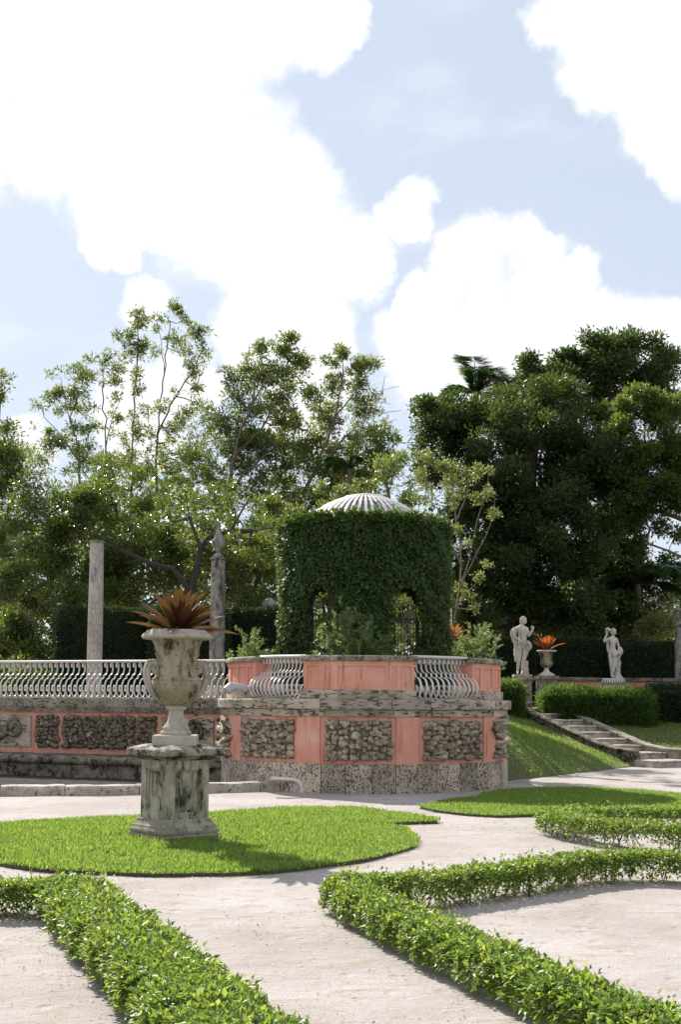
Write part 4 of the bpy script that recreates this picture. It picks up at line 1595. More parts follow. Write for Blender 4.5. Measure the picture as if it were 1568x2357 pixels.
def steps():
    for k in range(10):
        p0 = N0 + SA * (k * RUN - (0.62 if k == 0 else 0.30 if k == 1 else 0.0))
        ext = 0.25 if k == 0 else 0.0
        d0, d1 = 0.24 if k else 0.05, 1.55 + ext
        prof = [(0.0, (k - 1.3) * RISE), (0.0, (k + 1) * RISE - 0.05), (-0.035, (k + 1) * RISE - 0.045), (-0.05, (k + 1) * RISE - 0.02), (-0.03, (k + 1) * RISE), (RUN + 0.75, (k + 1) * RISE), (RUN + 0.75, (k - 1.3) * RISE)]
        rings = []
        for i in range(10):
            w = d0 + (d1 - d0) * i / 9
            rings.append([tuple((p0 + SB * w + SA * a_) + Vector((0, 0, z_))) for a_, z_ in prof])
        mb = MB()
        mb.loft(rings, True, True, False)
        o = mb.build('step', M['kerb'], stairs)
        jitter_mesh(o.data, 0.014, 5.0, k)
        bevel(o, 0.012)
    for w0, w1, back in ((0.0, 0.27, 0.15), (1.48, 1.75, -0.55)):
        # path of the cheek: level foot, then rising with the steps
        sec = [(-0.15 + back, 0.30), (-0.12 + back, 0.38), (0.0 + back, 0.43), (0.35 + max(back, 0), 0.44), (0.95, 0.50), (1.4, 0.60)] + [(1.9 + 0.5 * i, 0.60 + 0.145 * (i + 1)) for i in range(8)]
        rings = []
        for a_, zt_ in sec:
            pa = N0 + SA * a_
            zl = -0.15
            o_ = 0.03
            ring = []
            for w, z_ in ((w0, zl), (w0, zt_ - 0.09), (w0 - o_, zt_ - 0.07), (w0 - o_, zt_ - 0.02), (w0 + 0.02, zt_), (w1 - 0.02, zt_), (w1 + o_, zt_ - 0.02), (w1 + o_, zt_ - 0.07), (w1, zt_ - 0.09), (w1, zl)):
                ring.append(tuple(pa + SB * w + Vector((0, 0, z_))))
            rings.append(ring)
        # subdivide along for wear
        fine = []
        for r0, r1 in zip(rings[:-1], rings[1:]):
            for q in range(3):
                fine.append([tuple(Vector(x).lerp(Vector(y_), q / 3)) for x, y_ in zip(r0, r1)])
        fine.append(rings[-1])
        mb = MB()
        mb.loft(fine, True, True, False)
        o = mb.build('cheek_wall', M['darkstone'] if w0 == 0.0 else M['basestone'], stairs)
        jitter_mesh(o.data, 0.012, 4.0, w0)
        bevel(o, 0.012)


steps()


# ------------------------------------------------------------------ statues
def figure(joints, edges, root, order):
    me = bpy.data.meshes.new('body')
    names = list(joints)
    me.from_pydata([joints[k][:3] for k in names], [(names.index(a), names.index(b)) for a, b in edges], [])
    ob = bpy.data.objects.new('body_tmp', me)
    COL.objects.link(ob)
    sk = ob.modifiers.new('skin', 'SKIN')
    sk.use_smooth_shade = True
    for i, k in enumerate(names):
        r_ = joints[k][3]
        r_ = r_ if hasattr(r_, '__len__') else (r_, r_)
        me.skin_vertices[0].data[i].radius = r_
        me.skin_vertices[0].data[i].use_root = (k == root)
    sb = ob.modifiers.new('sub', 'SUBSURF')
    sb.levels = sb.render_levels = 2
    dg = bpy.context.evaluated_depsgraph_get()
    res = bpy.data.meshes.new_from_object(ob.evaluated_get(dg))
    bpy.data.objects.remove(ob)
    res.name = 'body'
    res.polygons.foreach_set('use_smooth', [True] * len(res.polygons))
    return res


def shift_mesh(me, loc, yaw=0.0, s=1.0):
    me.transform(Matrix.Translation(loc) @ Matrix.Rotation(yaw, 4, 'Z') @ Matrix.Scale(s, 4))
    return me


def cloth(strips, loc, s=1.0, seed=0):
    """Folded drapery: lofted fluted sections (x, y, z, half width, half depth)."""
    mb = MB()
    for si, st in enumerate(strips):
        n_ = len(st)
        keys = [st[0][:3] + (st[0][3] * 0.35, st[0][4] * 0.35)] + list(st) + [st[-1][:3] + (st[-1][3] * 0.3, st[-1][4] * 0.3)]
        keys[0] = (keys[0][0], keys[0][1], keys[0][2] + 0.03, keys[0][3], keys[0][4])
        keys[-1] = (keys[-1][0], keys[-1][1], keys[-1][2] - 0.03, keys[-1][3], keys[-1][4])
        rings = []
        K = len(keys)
        for i in range((K - 1) * 7 + 1):
            f = i / 7
            a = min(int(f), K - 2)
            q = f - a
            p0, p1, p2, p3 = keys[max(a - 1, 0)], keys[a], keys[a + 1], keys[min(a + 2, K - 1)]
            x, y, z_, w, d = [0.5 * ((2 * b1) + (b2 - b0) * q + (2 * b0 - 5 * b1 + 4 * b2 - b3) * q * q + (3 * b1 - b0 - 3 * b2 + b3) * q ** 3) for b0, b1, b2, b3 in zip(p0, p1, p2, p3)]
            ring = []
            for k in range(40):
                t_ = 2 * math.pi * k / 40
                fl = 1 + 0.24 * math.sin(t_ * 5 + z_ * 5 + seed + si) + 0.13 * math.sin(t_ * 9 - z_ * 8 + seed) + 0.08 * math.sin(z_ * 40 + t_ * 3)
                ring.append((loc[0] + (x + max(w, 0.008) * fl * math.cos(t_)) * s, loc[1] + (y + max(d, 0.008) * fl * math.sin(t_)) * s, loc[2] + z_ * s))
            rings.append(ring)
        mb.loft(rings, True, True, True)
    return mb


def head_mesh(c, r_, yaw, loc, s, female=False):
    """Head with brow, nose, chin, eye sockets, and a curly cap of hair as a second mesh."""
    bm = bmesh.new()
    bmesh.ops.create_uvsphere(bm, u_segments=28, v_segments=22, radius=1.0)
    for v in bm.verts:
        x, y, z_ = v.co
        k = 1.0
        if z_ < 0:
            x *= 1 + 0.28 * z_
            y = y * (1 + 0.10 * z_)
        p = Vector((x * 0.78, y * 0.92, z_ * 1.12))
        fr = max(0.0, -y)
        nose = math.exp(-((x / 0.13) ** 2)) * math.exp(-(((z_ + 0.12) / 0.26) ** 2)) * (1 if z_ > -0.45 else 0.6)
        p.y -= 0.24 * nose * (fr > 0.3)
        for sx in (-1, 1):
            p.y += 0.13 * math.exp(-(((x - sx * 0.32) / 0.16) ** 2 + ((z_ - 0.08) / 0.11) ** 2)) * (fr > 0.2)
        p.y -= 0.07 * math.exp(-((z_ - 0.26) / 0.09) ** 2) * (fr > 0.4)
        p.y -= 0.09 * math.exp(-((x / 0.25) ** 2 + ((z_ + 0.85) / 0.18) ** 2)) * (fr > 0.0)
        p.y += 0.07 * math.exp(-((x / 0.22) ** 2 + ((z_ + 0.50) / 0.05) ** 2)) * (fr > 0.3)
        v.co = p * r_
    me = bpy.data.meshes.new('head')
    bm.to_mesh(me)
    bm.free()
    me.polygons.foreach_set('use_smooth', [True] * len(me.polygons))
    mt = Matrix.Translation(loc) @ Matrix.Scale(s, 4) @ Matrix.Translation(c) @ Matrix.Rotation(yaw, 4, 'Z') @ Matrix.Rotation(R(12 if not female else 0), 4, 'X')
    me.transform(mt)
    mb = MB()
    r2 = random.Random(9)
    for k in range(90):
        a = r2.uniform(0, 2 * math.pi)
        el = r2.uniform(-0.35, 1.5)
        d = Vector((math.cos(a) * math.cos(el), math.sin(a) * math.cos(el), math.sin(el)))
        if d.y < -0.45 and d.z < 0.52:
            continue
        p = Vector((d.x * 0.80, d.y * 0.95, d.z * 1.15)) * r_ * 1.02
        q = r_ * r2.uniform(0.14, 0.24)
        mb.lathe([(q * 0.5, -q * 0.8), (q, -q * 0.3), (q, q * 0.3), (q * 0.5, q * 0.8)], tuple(p), 7)
    hm = mb.mesh('hair')
    hm.transform(mt)
    return me, hm


def hand_chain(j, e, wrist, base, dirv, spread, curl, s=1.0):
    """Five short unequal finger chains added to the joint table."""
    d = Vector(dirv).normalized()
    sp = Vector(spread).normalized()
    cu = Vector(curl).normalized()
    pal = Vector(base)
    j[wrist + '_palm'] = (*pal, (0.034 * s, 0.022 * s))
    e.append((wrist, wrist + '_palm'))
    for k, (off, L_) in enumerate(((-0.030, 0.062), (-0.010, 0.075), (0.010, 0.070), (0.030, 0.055))):
        b_ = pal + d * 0.035 * s + sp * off * s
        m_ = b_ + (d * 0.6 + cu * 0.35).normalized() * L_ * 0.55 * s
        t_ = m_ + (d * 0.3 + cu * 0.8).normalized() * L_ * 0.5 * s
        for nm, q, rr_ in (('b', b_, 0.011), ('m', m_, 0.010), ('t', t_, 0.008)):
            j[f'{wrist}_f{k}{nm}'] = (*q, rr_ * s)
        e += [(wrist + '_palm', f'{wrist}_f{k}b'), (f'{wrist}_f{k}b', f'{wrist}_f{k}m'), (f'{wrist}_f{k}m', f'{wrist}_f{k}t')]
    th = pal - d * 0.005 * s - sp * 0.04 * s
    tt = th + (d * 0.6 - sp * 0.5 + cu * 0.4).normalized() * 0.055 * s
    j[wrist + '_tb'] = (*th, 0.013 * s)
    j[wrist + '_tt'] = (*tt, 0.009 * s)
    e += [(wrist + '_palm', wrist + '_tb'), (wrist + '_tb', wrist + '_tt')]


def statue_man():
    y = 37.0
    foot = Q(1204, 1553, y)
    loc = Vector((foot.x, y, foot.z))
    t = thing('statue', 'stone statue of a draped curly haired man with one forearm raised', 'statue', tuple(loc), 'stone statues on the terrace')
    j = {'pelvis': (0.0, 0.0, 0.93, (0.135, 0.105)), 'waist': (-0.02, 0.0, 1.12, (0.125, 0.095)), 'chest': (-0.03, -0.01, 1.33, (0.165, 0.115)),
         'upper': (-0.03, 0.0, 1.45, (0.10, 0.085)), 'neck': (-0.01, -0.02, 1.54, 0.056), 'skull': (0.005, -0.03, 1.62, 0.06),
         'sh1': (-0.185, 0.0, 1.43, 0.068), 'el1': (-0.255, 0.02, 1.20, 0.050), 'wr1': (-0.14, -0.14, 1.07, 0.034),
         'sh2': (0.135, 0.0, 1.43, 0.066), 'el2': (0.185, -0.02, 1.19, 0.050), 'wr2': (0.30, -0.06, 1.37, 0.032),
         'hip1': (-0.085, 0.0, 0.86, 0.098), 'kn1': (-0.115, -0.06, 0.48, 0.062), 'ca1': (-0.135, -0.02, 0.33, 0.058), 'an1': (-0.16, 0.0, 0.085, 0.036), 'to1': (-0.165, -0.14, 0.035, (0.040, 0.026)),
         'hip2': (0.085, 0.0, 0.86, 0.10), 'kn2': (0.04, -0.04, 0.47, 0.064), 'ca2': (0.015, 0.0, 0.32, 0.060), 'an2': (-0.02, 0.0, 0.085, 0.038), 'to2': (-0.01, -0.15, 0.035, (0.042, 0.026))}
    e = [('pelvis', 'waist'), ('waist', 'chest'), ('chest', 'upper'), ('upper', 'neck'), ('neck', 'skull'), ('upper', 'sh1'), ('sh1', 'el1'), ('el1', 'wr1'),
         ('upper', 'sh2'), ('sh2', 'el2'), ('el2', 'wr2'), ('pelvis', 'hip1'), ('hip1', 'kn1'), ('kn1', 'ca1'), ('ca1', 'an1'), ('an1', 'to1'),
         ('pelvis', 'hip2'), ('hip2', 'kn2'), ('kn2', 'ca2'), ('ca2', 'an2'), ('an2', 'to2')]
    hand_chain(j, e, 'wr1', (-0.10, -0.17, 1.05), (0.8, -0.2, -0.2), (0, 0, 1), (0.3, 0.3, -0.7))
    hand_chain(j, e, 'wr2', (0.315, -0.07, 1.43), (0.1, 0, 1), (1, 0, 0), (-0.9, -0.2, 0.1))
    body = shift_mesh(figure(j, e, 'pelvis', None), loc)
    link('body', body, t, M['statue'])
    hm, hr = head_mesh((0.012, -0.045, 1.665), 0.115, R(8), loc, 1.0)
    link('head', hm, t, M['statue'])
    link('hair', hr, t, M['statue'])
    cloth([[(0.06, -0.11, 1.46, 0.06, 0.04), (0.05, -0.14, 1.40, 0.085, 0.05), (0.02, -0.15, 1.2, 0.07, 0.04), (0.02, -0.15, 1.0, 0.055, 0.04), (-0.01, -0.13, 0.84, 0.03, 0.03)]], loc, 1, 1).build('drapery', M['statue'], t)
    cloth([[(0.12, -0.03, 1.03, 0.07, 0.11), (0.16, -0.04, 0.93, 0.09, 0.11), (0.17, -0.03, 0.82, 0.085, 0.09), (0.12, 0.0, 0.7, 0.06, 0.07), (0.09, 0.02, 0.55, 0.04, 0.05)],
           [(-0.25, 0.0, 1.44, 0.05, 0.06), (-0.29, 0.0, 1.30, 0.075, 0.08), (-0.27, 0.02, 1.12, 0.07, 0.07), (-0.2, 0.02, 0.9, 0.06, 0.06), (-0.19, 0.0, 0.66, 0.075, 0.08), (-0.17, 0.0, 0.42, 0.06, 0.07)]], loc, 1, 3).build('cloak', M['statue'], t)
    cloth([[(0.13, 0.10, 0.40, 0.05, 0.06), (0.11, 0.10, 0.25, 0.07, 0.08), (0.08, 0.08, 0.0, 0.11, 0.12)]], loc, 1, 5).build('tree_stump', M['statue'], t)
    mb = MB()
    mb.box((loc.x - 0.02, loc.y, loc.z - 0.04), (0.56, 0.5, 0.085))
    bevel(mb.build('plinth', M['plinth'], t), 0.01)
    zb = loc.z - 0.085
    t2 = thing('statue_pedestal', 'pitted stone pedestal under the statue of the draped man', 'pedestal', (loc.x, loc.y, TERR - 0.1), 'stone pedestals on the terrace')
    mb = MB()
    mb.square([(0.42, -0.3), (0.42, zb - TERR - 0.16), (0.46, zb - TERR - 0.13), (0.56, zb - TERR - 0.09), (0.60, zb - TERR - 0.06), (0.60, zb - TERR - 0.03), (0.56, zb - TERR - 0.003)], (loc.x + 0.03, loc.y, TERR), 0.1)
    bevel(mb.build('pedestal_block', M['coralblock'], t2), 0.01)


def statue_woman():
    y = 37.4
    foot = Q(1414, 1563, y)
    loc = Vector((foot.x, y, foot.z))
    s = 1.0
    t = thing('statue', 'stone statue holding fruit up beside its head, above the small railing', 'statue', tuple(loc), 'stone statues on the terrace')
    j = {'pelvis': (-0.03, 0.0, 0.84, (0.125, 0.10)), 'waist': (-0.035, 0.0, 0.99, (0.10, 0.08)), 'chest': (-0.02, -0.01, 1.16, (0.125, 0.095)),
         'upper': (-0.03, 0.0, 1.26, (0.085, 0.07)), 'neck': (-0.03, -0.01, 1.335, 0.045), 'skull': (-0.015, -0.02, 1.41, 0.055),
         'sh1': (-0.15, 0.0, 1.26, 0.052), 'el1': (-0.315, -0.03, 1.16, 0.045), 'wr1': (-0.215, -0.04, 1.40, 0.030),
         'sh2': (0.09, 0.0, 1.24, 0.052), 'el2': (0.165, 0.02, 1.02, 0.040), 'wr2': (0.20, -0.06, 0.85, 0.030),
         'hip1': (-0.10, 0.0, 0.78, 0.092), 'kn1': (-0.085, -0.03, 0.44, 0.058), 'ca1': (-0.065, 0.02, 0.30, 0.053), 'an1': (-0.03, 0.05, 0.08, 0.034), 'to1': (-0.03, -0.06, 0.03, (0.038, 0.024)),
         'hip2': (0.04, 0.0, 0.78, 0.092), 'kn2': (0.015, -0.09, 0.43, 0.058), 'ca2': (-0.03, -0.08, 0.29, 0.053), 'an2': (-0.095, -0.08, 0.10, 0.034), 'to2': (-0.01, -0.17, 0.03, (0.038, 0.024))}
    e = [('pelvis', 'waist'), ('waist', 'chest'), ('chest', 'upper'), ('upper', 'neck'), ('neck', 'skull'), ('upper', 'sh1'), ('sh1', 'el1'), ('el1', 'wr1'),
         ('upper', 'sh2'), ('sh2', 'el2'), ('el2', 'wr2'), ('pelvis', 'hip1'), ('hip1', 'kn1'), ('kn1', 'ca1'), ('ca1', 'an1'), ('an1', 'to1'),
         ('pelvis', 'hip2'), ('hip2', 'kn2'), ('kn2', 'ca2'), ('ca2', 'an2'), ('an2', 'to2')]
    hand_chain(j, e, 'wr1', (-0.205, -0.045, 1.47), (0.1, 0, 1), (1, 0, 0), (0.2, -0.9, 0.2))
    hand_chain(j, e, 'wr2', (0.16, -0.11, 0.83), (-0.8, -0.3, -0.2), (0, 0, 1), (-0.3, 0.3, -0.8))
    link('body', shift_mesh(figure(j, e, 'pelvis', None), loc), t, M['statue'])
    hm, hr = head_mesh((-0.01, -0.03, 1.465), 0.10, R(22), loc, 1.0, True)
    link('head', hm, t, M['statue'])
    link('hair', hr, t, M['statue'])
    mb = MB()
    r2 = random.Random(2)
    for k in range(7):
        a = k * 0.9
        q = r2.uniform(0.034, 0.048)
        c = (loc.x - 0.185 + 0.055 * math.cos(a), loc.y - 0.06 + 0.04 * math.sin(a), loc.z + 1.53 + 0.022 * (k % 3))
        mb.lathe([(q * 0.3, -q), (q * 0.8, -q * 0.6), (q, 0), (q * 0.8, q * 0.6), (q * 0.3, q)], c, 9)
    mb.build('fruit', M['statue'], t)
    cloth([[(0.02, -0.06, 0.88, 0.10, 0.06), (0.0, -0.09, 0.80, 0.09, 0.05), (0.01, -0.10, 0.72, 0.06, 0.04)],
           [(0.19, -0.02, 0.98, 0.05, 0.06), (0.205, -0.02, 0.86, 0.07, 0.07), (0.16, 0.0, 0.7, 0.055, 0.06), (0.13, 0.02, 0.56, 0.05, 0.06)],
           [(-0.19, 0.0, 1.22, 0.03, 0.04), (-0.18, 0.02, 1.08, 0.04, 0.04), (-0.15, 0.03, 0.92, 0.05, 0.05), (-0.12, 0.04, 0.84, 0.05, 0.06)]], loc, 1, 2).build('drapery', M['statue'], t)
    cloth([[(0.17, 0.06, 0.56, 0.06, 0.06), (0.14, 0.06, 0.45, 0.075, 0.08), (0.12, 0.06, 0.2, 0.085, 0.10), (0.12, 0.04, 0.0, 0.15, 0.16)]], loc, 1, 4).build('tree_stump', M['statue'], t)
    mb = MB()
    mb.box((loc.x, loc.y, loc.z - 0.03), (0.5, 0.46, 0.07))
    bevel(mb.build('plinth', M['plinth'], t), 0.01)
    t2 = thing('statue_pedestal', 'stone pedestal behind the small white railing under the statue holding fruit', 'pedestal', (loc.x, loc.y, TERR), 'stone pedestals on the terrace')
    mb = MB()
    zb = loc.z - 0.066 - TERR
    mb.square([(0.46, -0.05), (0.46, zb - 0.1), (0.56, zb - 0.05), (0.56, zb)], (loc.x, loc.y, TERR), 0.0)
    bevel(mb.build('pedestal_block', M['coralblock'], t2), 0.01)


statue_man()
statue_woman()


def small_urn(u, vtop, vbot, y, wpx, label, plab, plant_label, seed, npl=18, ped_w=0.56, lily=0.40, bush=True):
    pb, pt = Q(u, vbot, y), Q(u, vtop, y)
    x = pb.x
    h = pt.z - pb.z
    rim = wpx / FPX * y / 2
    t = thing('stone_urn', label, 'urn', (x, y, pb.z), 'fluted stone urns on the terrace')
    k = h / 0.80
    mb = MB()
    mb.square([(rim * 1.3, 0.0), (rim * 1.3, 0.065 * k)], (x, y, pb.z), 0.05)
    mb.build('plinth', M['statue'], t)
    mb = MB()
    mb.lathe([(rim * 0.60, 0.062 * k), (rim * 0.58, 0.09 * k), (rim * 0.36, 0.12 * k), (rim * 0.22, 0.19 * k), (rim * 0.20, 0.23 * k), (rim * 0.26, 0.245 * k), (rim * 0.22, 0.26 * k)], (x, y, pb.z), 28)
    mb.build('foot', M['statue'], t)
    mb = MB()
    mb.lathe([(rim * 0.22, 0.255 * k), (rim * 0.42, 0.29 * k), (rim * 0.58, 0.35 * k), (rim * 0.635, 0.41 * k), (rim * 0.60, 0.445 * k), (rim * 0.56, 0.455 * k), (rim * 0.575, 0.52 * k), (rim * 0.62, 0.62 * k), (rim * 0.72, 0.72 * k), (rim * 0.86, 0.76 * k)], (x, y, pb.z), 64,
             lambda r_, z_, a: r_ * (1 + (0.05 * (abs(math.sin(a * 11)) - 0.5) if z_ < 0.44 * k else 0.01 * math.sin(a * 20))))
    mb.build('bowl', M['urn'], t)
    mb = MB()
    mb.lathe([(rim * 0.82, 0.75 * k), (rim * 0.98, 0.762 * k), (rim * 1.0, 0.785 * k), (rim * 0.95, 0.80 * k), (rim * 0.8, 0.80 * k), (rim * 0.7, 0.76 * k)], (x, y, pb.z), 40)
    mb.build('rim', M['statue'], t)
    t2 = thing('urn_pedestal', plab, 'pedestal', (x, y, TERR), 'stone pedestals on the terrace')
    mb = MB()
    zb = pb.z - TERR
    mb.square([(ped_w, -0.4), (ped_w, zb - 0.12), (ped_w + 0.08, zb - 0.10), (ped_w + 0.08, zb)], (x, y, TERR), 0.05)
    bevel(mb.build('pedestal_block', M['coping'], t2), 0.01)
    bromeliad(plant_label, (x, y, pb.z + 0.78 * k), lily, M['bromorange'], npl, seed, 'bromeliads growing in stone urns', 54, 0.28, 30)


small_urn(1259, 1497, 1556, 36.2, 47, 'fluted stone urn between the draped statue and the pink wall', 'grey stone pedestal under the fluted urn beside the steps', 'orange bromeliad in the fluted urn beside the draped statue', 21, 22, 0.56, 0.62)
small_urn(1042, 1479, 1512, 29.5, 27, 'small stone urn half hidden by the ivy pavilion and a feathery shrub', 'pale pedestal under the small urn behind the round wall', 'orange bromeliad in the small urn beside the ivy pavilion', 22, 16, 0.34, 0.62)

# pink wall on the far terrace, with its little railing
fwall = thing('parapet_wall', 'low pink parapet wall with black weathered coping on the far terrace', 'wall', (9.5, 36.2, TERR))
ZW = Q(1330, 1560, 36.0).z
x0 = Q(1283, 1560, 36.0).x
xr0, xr1 = Q(1387, 1560, 36).x, Q(1443, 1560, 36).x
for xa, xb in ((x0, xr0), (xr1, 19.0)):
    mb = MB()
    us = [xa, xb]
    k = max(1, int((xb - xa) / 0.9))
    us = [xa]
    for i in range(k):
        w = (xb - xa) / k
        us += [xa + w * i + 0.12, xa + w * (i + 1) - 0.12]
    us.append(xb)

    def fm(s, z_, d):
        return (s, 36.0 - d, z_)
    relief(mb, fm, us, [TERR - 0.6, TERR + 0.15, ZW - 0.28, ZW - 0.10], lambda i, j: -0.02 if (j == 1 and i % 2 == 1) else 0.0)
    mb.box(((xa + xb) / 2, 36.2, (TERR + ZW - 0.1) / 2), (xb - xa - 0.02, 0.3, ZW - 0.1 - TERR))
    mb.build('pink_wall', M['pink'], fwall)
    k = max(1, int((xb - xa) / 1.1))
    for i in range(k):
        w = (xb - xa) / k
        mb = MB()
        mb.box((xa + w * (i + 0.5), 36.15, ZW - 0.045), (w - 0.012, 0.46, 0.105))
        bevel(mb.build('coping_stone', M['darkstone'], fwall), 0.012)
pl = [(xr0 + (xr1 - xr0) * (i + 0.5) / 10, 36.02, -math.pi / 2) for i in range(10)]
rm, lm = MB(), MB()
zb_ = ZW - 0.80
rm.box(((xr0 + xr1) / 2, 36.24, ZW - 0.025), (xr1 - xr0 + 0.1, 0.16, 0.045))
lm.box(((xr0 + xr1) / 2, 36.1, zb_ + 0.01), (xr1 - xr0, 0.06, 0.012))
railing('railing', 'short white iron railing let into the far pink parapet below a statue', pl, rm, lm, RG, zb_)


# ------------------------------------------------------------------ lawns
def lawn_bed(name, label, outline, glabel, dens, hgt, edge_label):
    pts = [p.copy() for p in outline]
    n = len(pts)
    # close sampling so the rim can wander a little
    ring = []
    for i in range(n):
        a, b = pts[i], pts[(i + 1) % n]
        k = max(1, int((b - a).length / 0.18))
        for q in range(k):
            p = a.lerp(b, q / k)
            w = mnoise.noise(Vector((p.x * 2.3, p.y * 2.3, 1.7))) * 0.035 + mnoise.noise(Vector((p.x * 7, p.y * 7, 4.7))) * 0.02
            ring.append(Vector((p.x + w, p.y + w * 0.7, 0)))
    bm = bmesh.new()
    top = [bm.verts.new((p.x, p.y, 0.022)) for p in ring]
    bot = [bm.verts.new((p.x, p.y, -0.05)) for p in ring]
    f = bm.faces.new(top)
    m_ = len(ring)
    for i in range(m_):
        k = (i + 1) % m_
        bm.faces.new((bot[i], bot[k], top[k], top[i]))
    bmesh.ops.triangulate(bm, faces=[f])
    bmesh.ops.recalc_face_normals(bm, faces=bm.faces[:])
    me = bpy.data.meshes.new(name)
    bm.to_mesh(me)
    bm.free()
    o = link(name, me, None, M['lawnsoil'])
    tag(o, label, None, None, 'structure')
    # edging strip just outside
    cen = sum(ring, Vector()) / m_
    mb = MB()
    for i in range(m_):
        a, b = ring[i], ring[(i + 1) % m_]
        d = (b - a)
        if d.length < 1e-5 or mnoise.noise(Vector((a.x * 0.9, a.y * 0.9, 8))) < -0.05:
            continue
        nr = Vector((d.y, -d.x, 0)).normalized()
        mid = (a + b) / 2 + nr * 0.02
        if in_poly(np.array([[mid.x, mid.y]]), [(p.x, p.y) for p in ring])[0]:
            nr = -nr
        hh = 0.006 + 0.016 * mnoise.noise(Vector((a.x, a.y, 0)))
        for off, z_ in ((0.004, hh),):
            A, B = a + nr * 0.004, b + nr * 0.004
            A2, B2 = a + nr * 0.013, b + nr * 0.013
            mb.add([(A.x, A.y, -0.04), (B.x, B.y, -0.04), (B.x, B.y, z_), (A.x, A.y, z_), (A2.x, A2.y, -0.04), (B2.x, B2.y, -0.04), (B2.x, B2.y, z_), (A2.x, A2.y, z_)],
                   [(4, 5, 6, 7), (7, 6, 2, 3), (1, 0, 3, 2)])
    mb.build('edging', M['edging'], o)
    poly = [(p.x, p.y) for p in ring]
    xs = [p[0] for p in poly]
    ys = [p[1] for p in poly]
    area = (max(xs) - min(xs)) * (max(ys) - min(ys))
    c = np.stack([rng.uniform(min(xs), max(xs), int(area * dens)), rng.uniform(min(ys), max(ys), int(area * dens))], 1)
    c = c[in_poly(c, poly)]
    per = sum((ring[(i + 1) % m_] - ring[i]).length for i in range(m_))
    k = rng.integers(0, m_, int(per * 220))
    f = rng.random(len(k))[:, None]
    R2 = np.array([(p.x, p.y) for p in ring])
    rim = R2[k] * (1 - f) + R2[(k + 1) % m_] * f + rng.normal(0, 0.022, (len(k), 2))
    c = np.concatenate([c, rim])
    grass('grass', glabel, c, np.full(len(c), 0.018), hgt)


def grass(name, label, xy, z, hgt, wid=0.009):
    n = len(xy)
    az = rng.uniform(0, 2 * math.pi, n)
    patch = np.array([mnoise.noise(Vector((x * 0.9, y * 0.9, 5))) for x, y in xy])
    worn = np.array([mnoise.noise(Vector((x * 2.6, y * 2.6, 15))) for x, y in xy])
    h = hgt * rng.uniform(0.5, 1.4, n) * (1 + 0.45 * patch) * np.where(worn > 0.34, 0.55, 1.0)
    lean = rng.uniform(0.1, 0.75, n)
    d = np.stack([np.cos(az), np.sin(az), np.zeros(n)], 1)
    s = np.stack([-np.sin(az), np.cos(az), np.zeros(n)], 1)
    w = wid * rng.uniform(0.7, 1.4, n)[:, None]
    p = np.concatenate([xy, np.asarray(z)[:, None]], 1)
    mid = p + d * (h * lean * 0.35)[:, None] + np.array([0, 0, 1.0]) * (h * 0.6)[:, None]
    tip = p + d * (h * lean)[:, None] + np.array([0, 0, 1.0]) * (h * (1 - 0.35 * lean))[:, None]
    low = p + (mid - p) * 0.55
    v = np.stack([p, low + s * w * 0.55, tip, low - s * w * 0.55], 1)
    k = np.arange(n)[:, None] * 4
    t = np.concatenate([k + np.array([q]) for q in ([0, 1, 3], [1, 2, 3])], 0)
    o = link(name, tri_mesh(name, v.reshape(-1, 3), t), None, M['leaf_grass'])
    tag(o, label, None, None, 'stuff')
    return o


LB = [(1006, 1894), (870, 1898), (905, 1904), (938, 1914), (957, 1928), (961, 1943), (950, 1953), (927, 1961), (880, 1972), (840, 1981), (795, 1989), (748, 1995), (690, 2004), (625, 2010), (560, 2013), (500, 2015), (420, 2016), (350, 2016), (265, 2013),
      (160, 2009), (70, 2003), (0, 1990), (-90, 1972), (-170, 1955), (-210, 1935), (-160, 1915), (-80, 1905), (0, 1899), (100, 1894), (200, 1889), (300, 1885), (400, 1880), (500, 1875), (580, 1869), (640, 1865), (710, 1863), (780, 1863), (860, 1868), (900, 1872), (940, 1878), (985, 1886), (1008, 1890)]
lawn_bed('lawn', 'oval lawn bed with a pointed notch, round the big urn', [P(u, v) for u, v in LB], 'bright green grass of the oval lawn round the big urn', 3600, 0.052, '')
RBED = [(970, 1860), (1005, 1852), (1040, 1845), (1107, 1838), (1113, 1830), (1160, 1823), (1207, 1820), (1290, 1818), (1386, 1818), (1470, 1823), (1568, 1832), (1700, 1842), (1800, 1852), (1800, 1886), (1568, 1882), (1424, 1880), (1330, 1879), (1240, 1878), (1142, 1881), (1090, 1878), (1045, 1873), (1000, 1867)]
lawn_bed('lawn', 'far lawn bed with a pointed tip, in front of the round wall and the steps', [P(u, v) for u, v in RBED], 'green grass of the far pointed lawn bed, partly in shade', 3000, 0.055, '')


def bank_grass():
    n = 150000
    xy = np.stack([rng.uniform(2.4, 15.5, n), rng.uniform(22, 37, n)], 1)
    z = np.array([bank_z(x, y) for x, y in xy])
    off = (xy - np.array([N0.x, N0.y])) @ np.array([SB.x, SB.y])
    al = (xy - np.array([N0.x, N0.y])) @ np.array([SA.x, SA.y])
    on_steps = (off > -0.03) & (off < 1.80) & (al > -0.7)
    ok = (z > 0.0) & ~on_steps & (z < 1.5)
    xy, z = xy[ok], z[ok]
    grass('grass', 'sun dappled grass on the bank beside the stone steps', xy, z, 0.06, 0.013)


bank_grass()


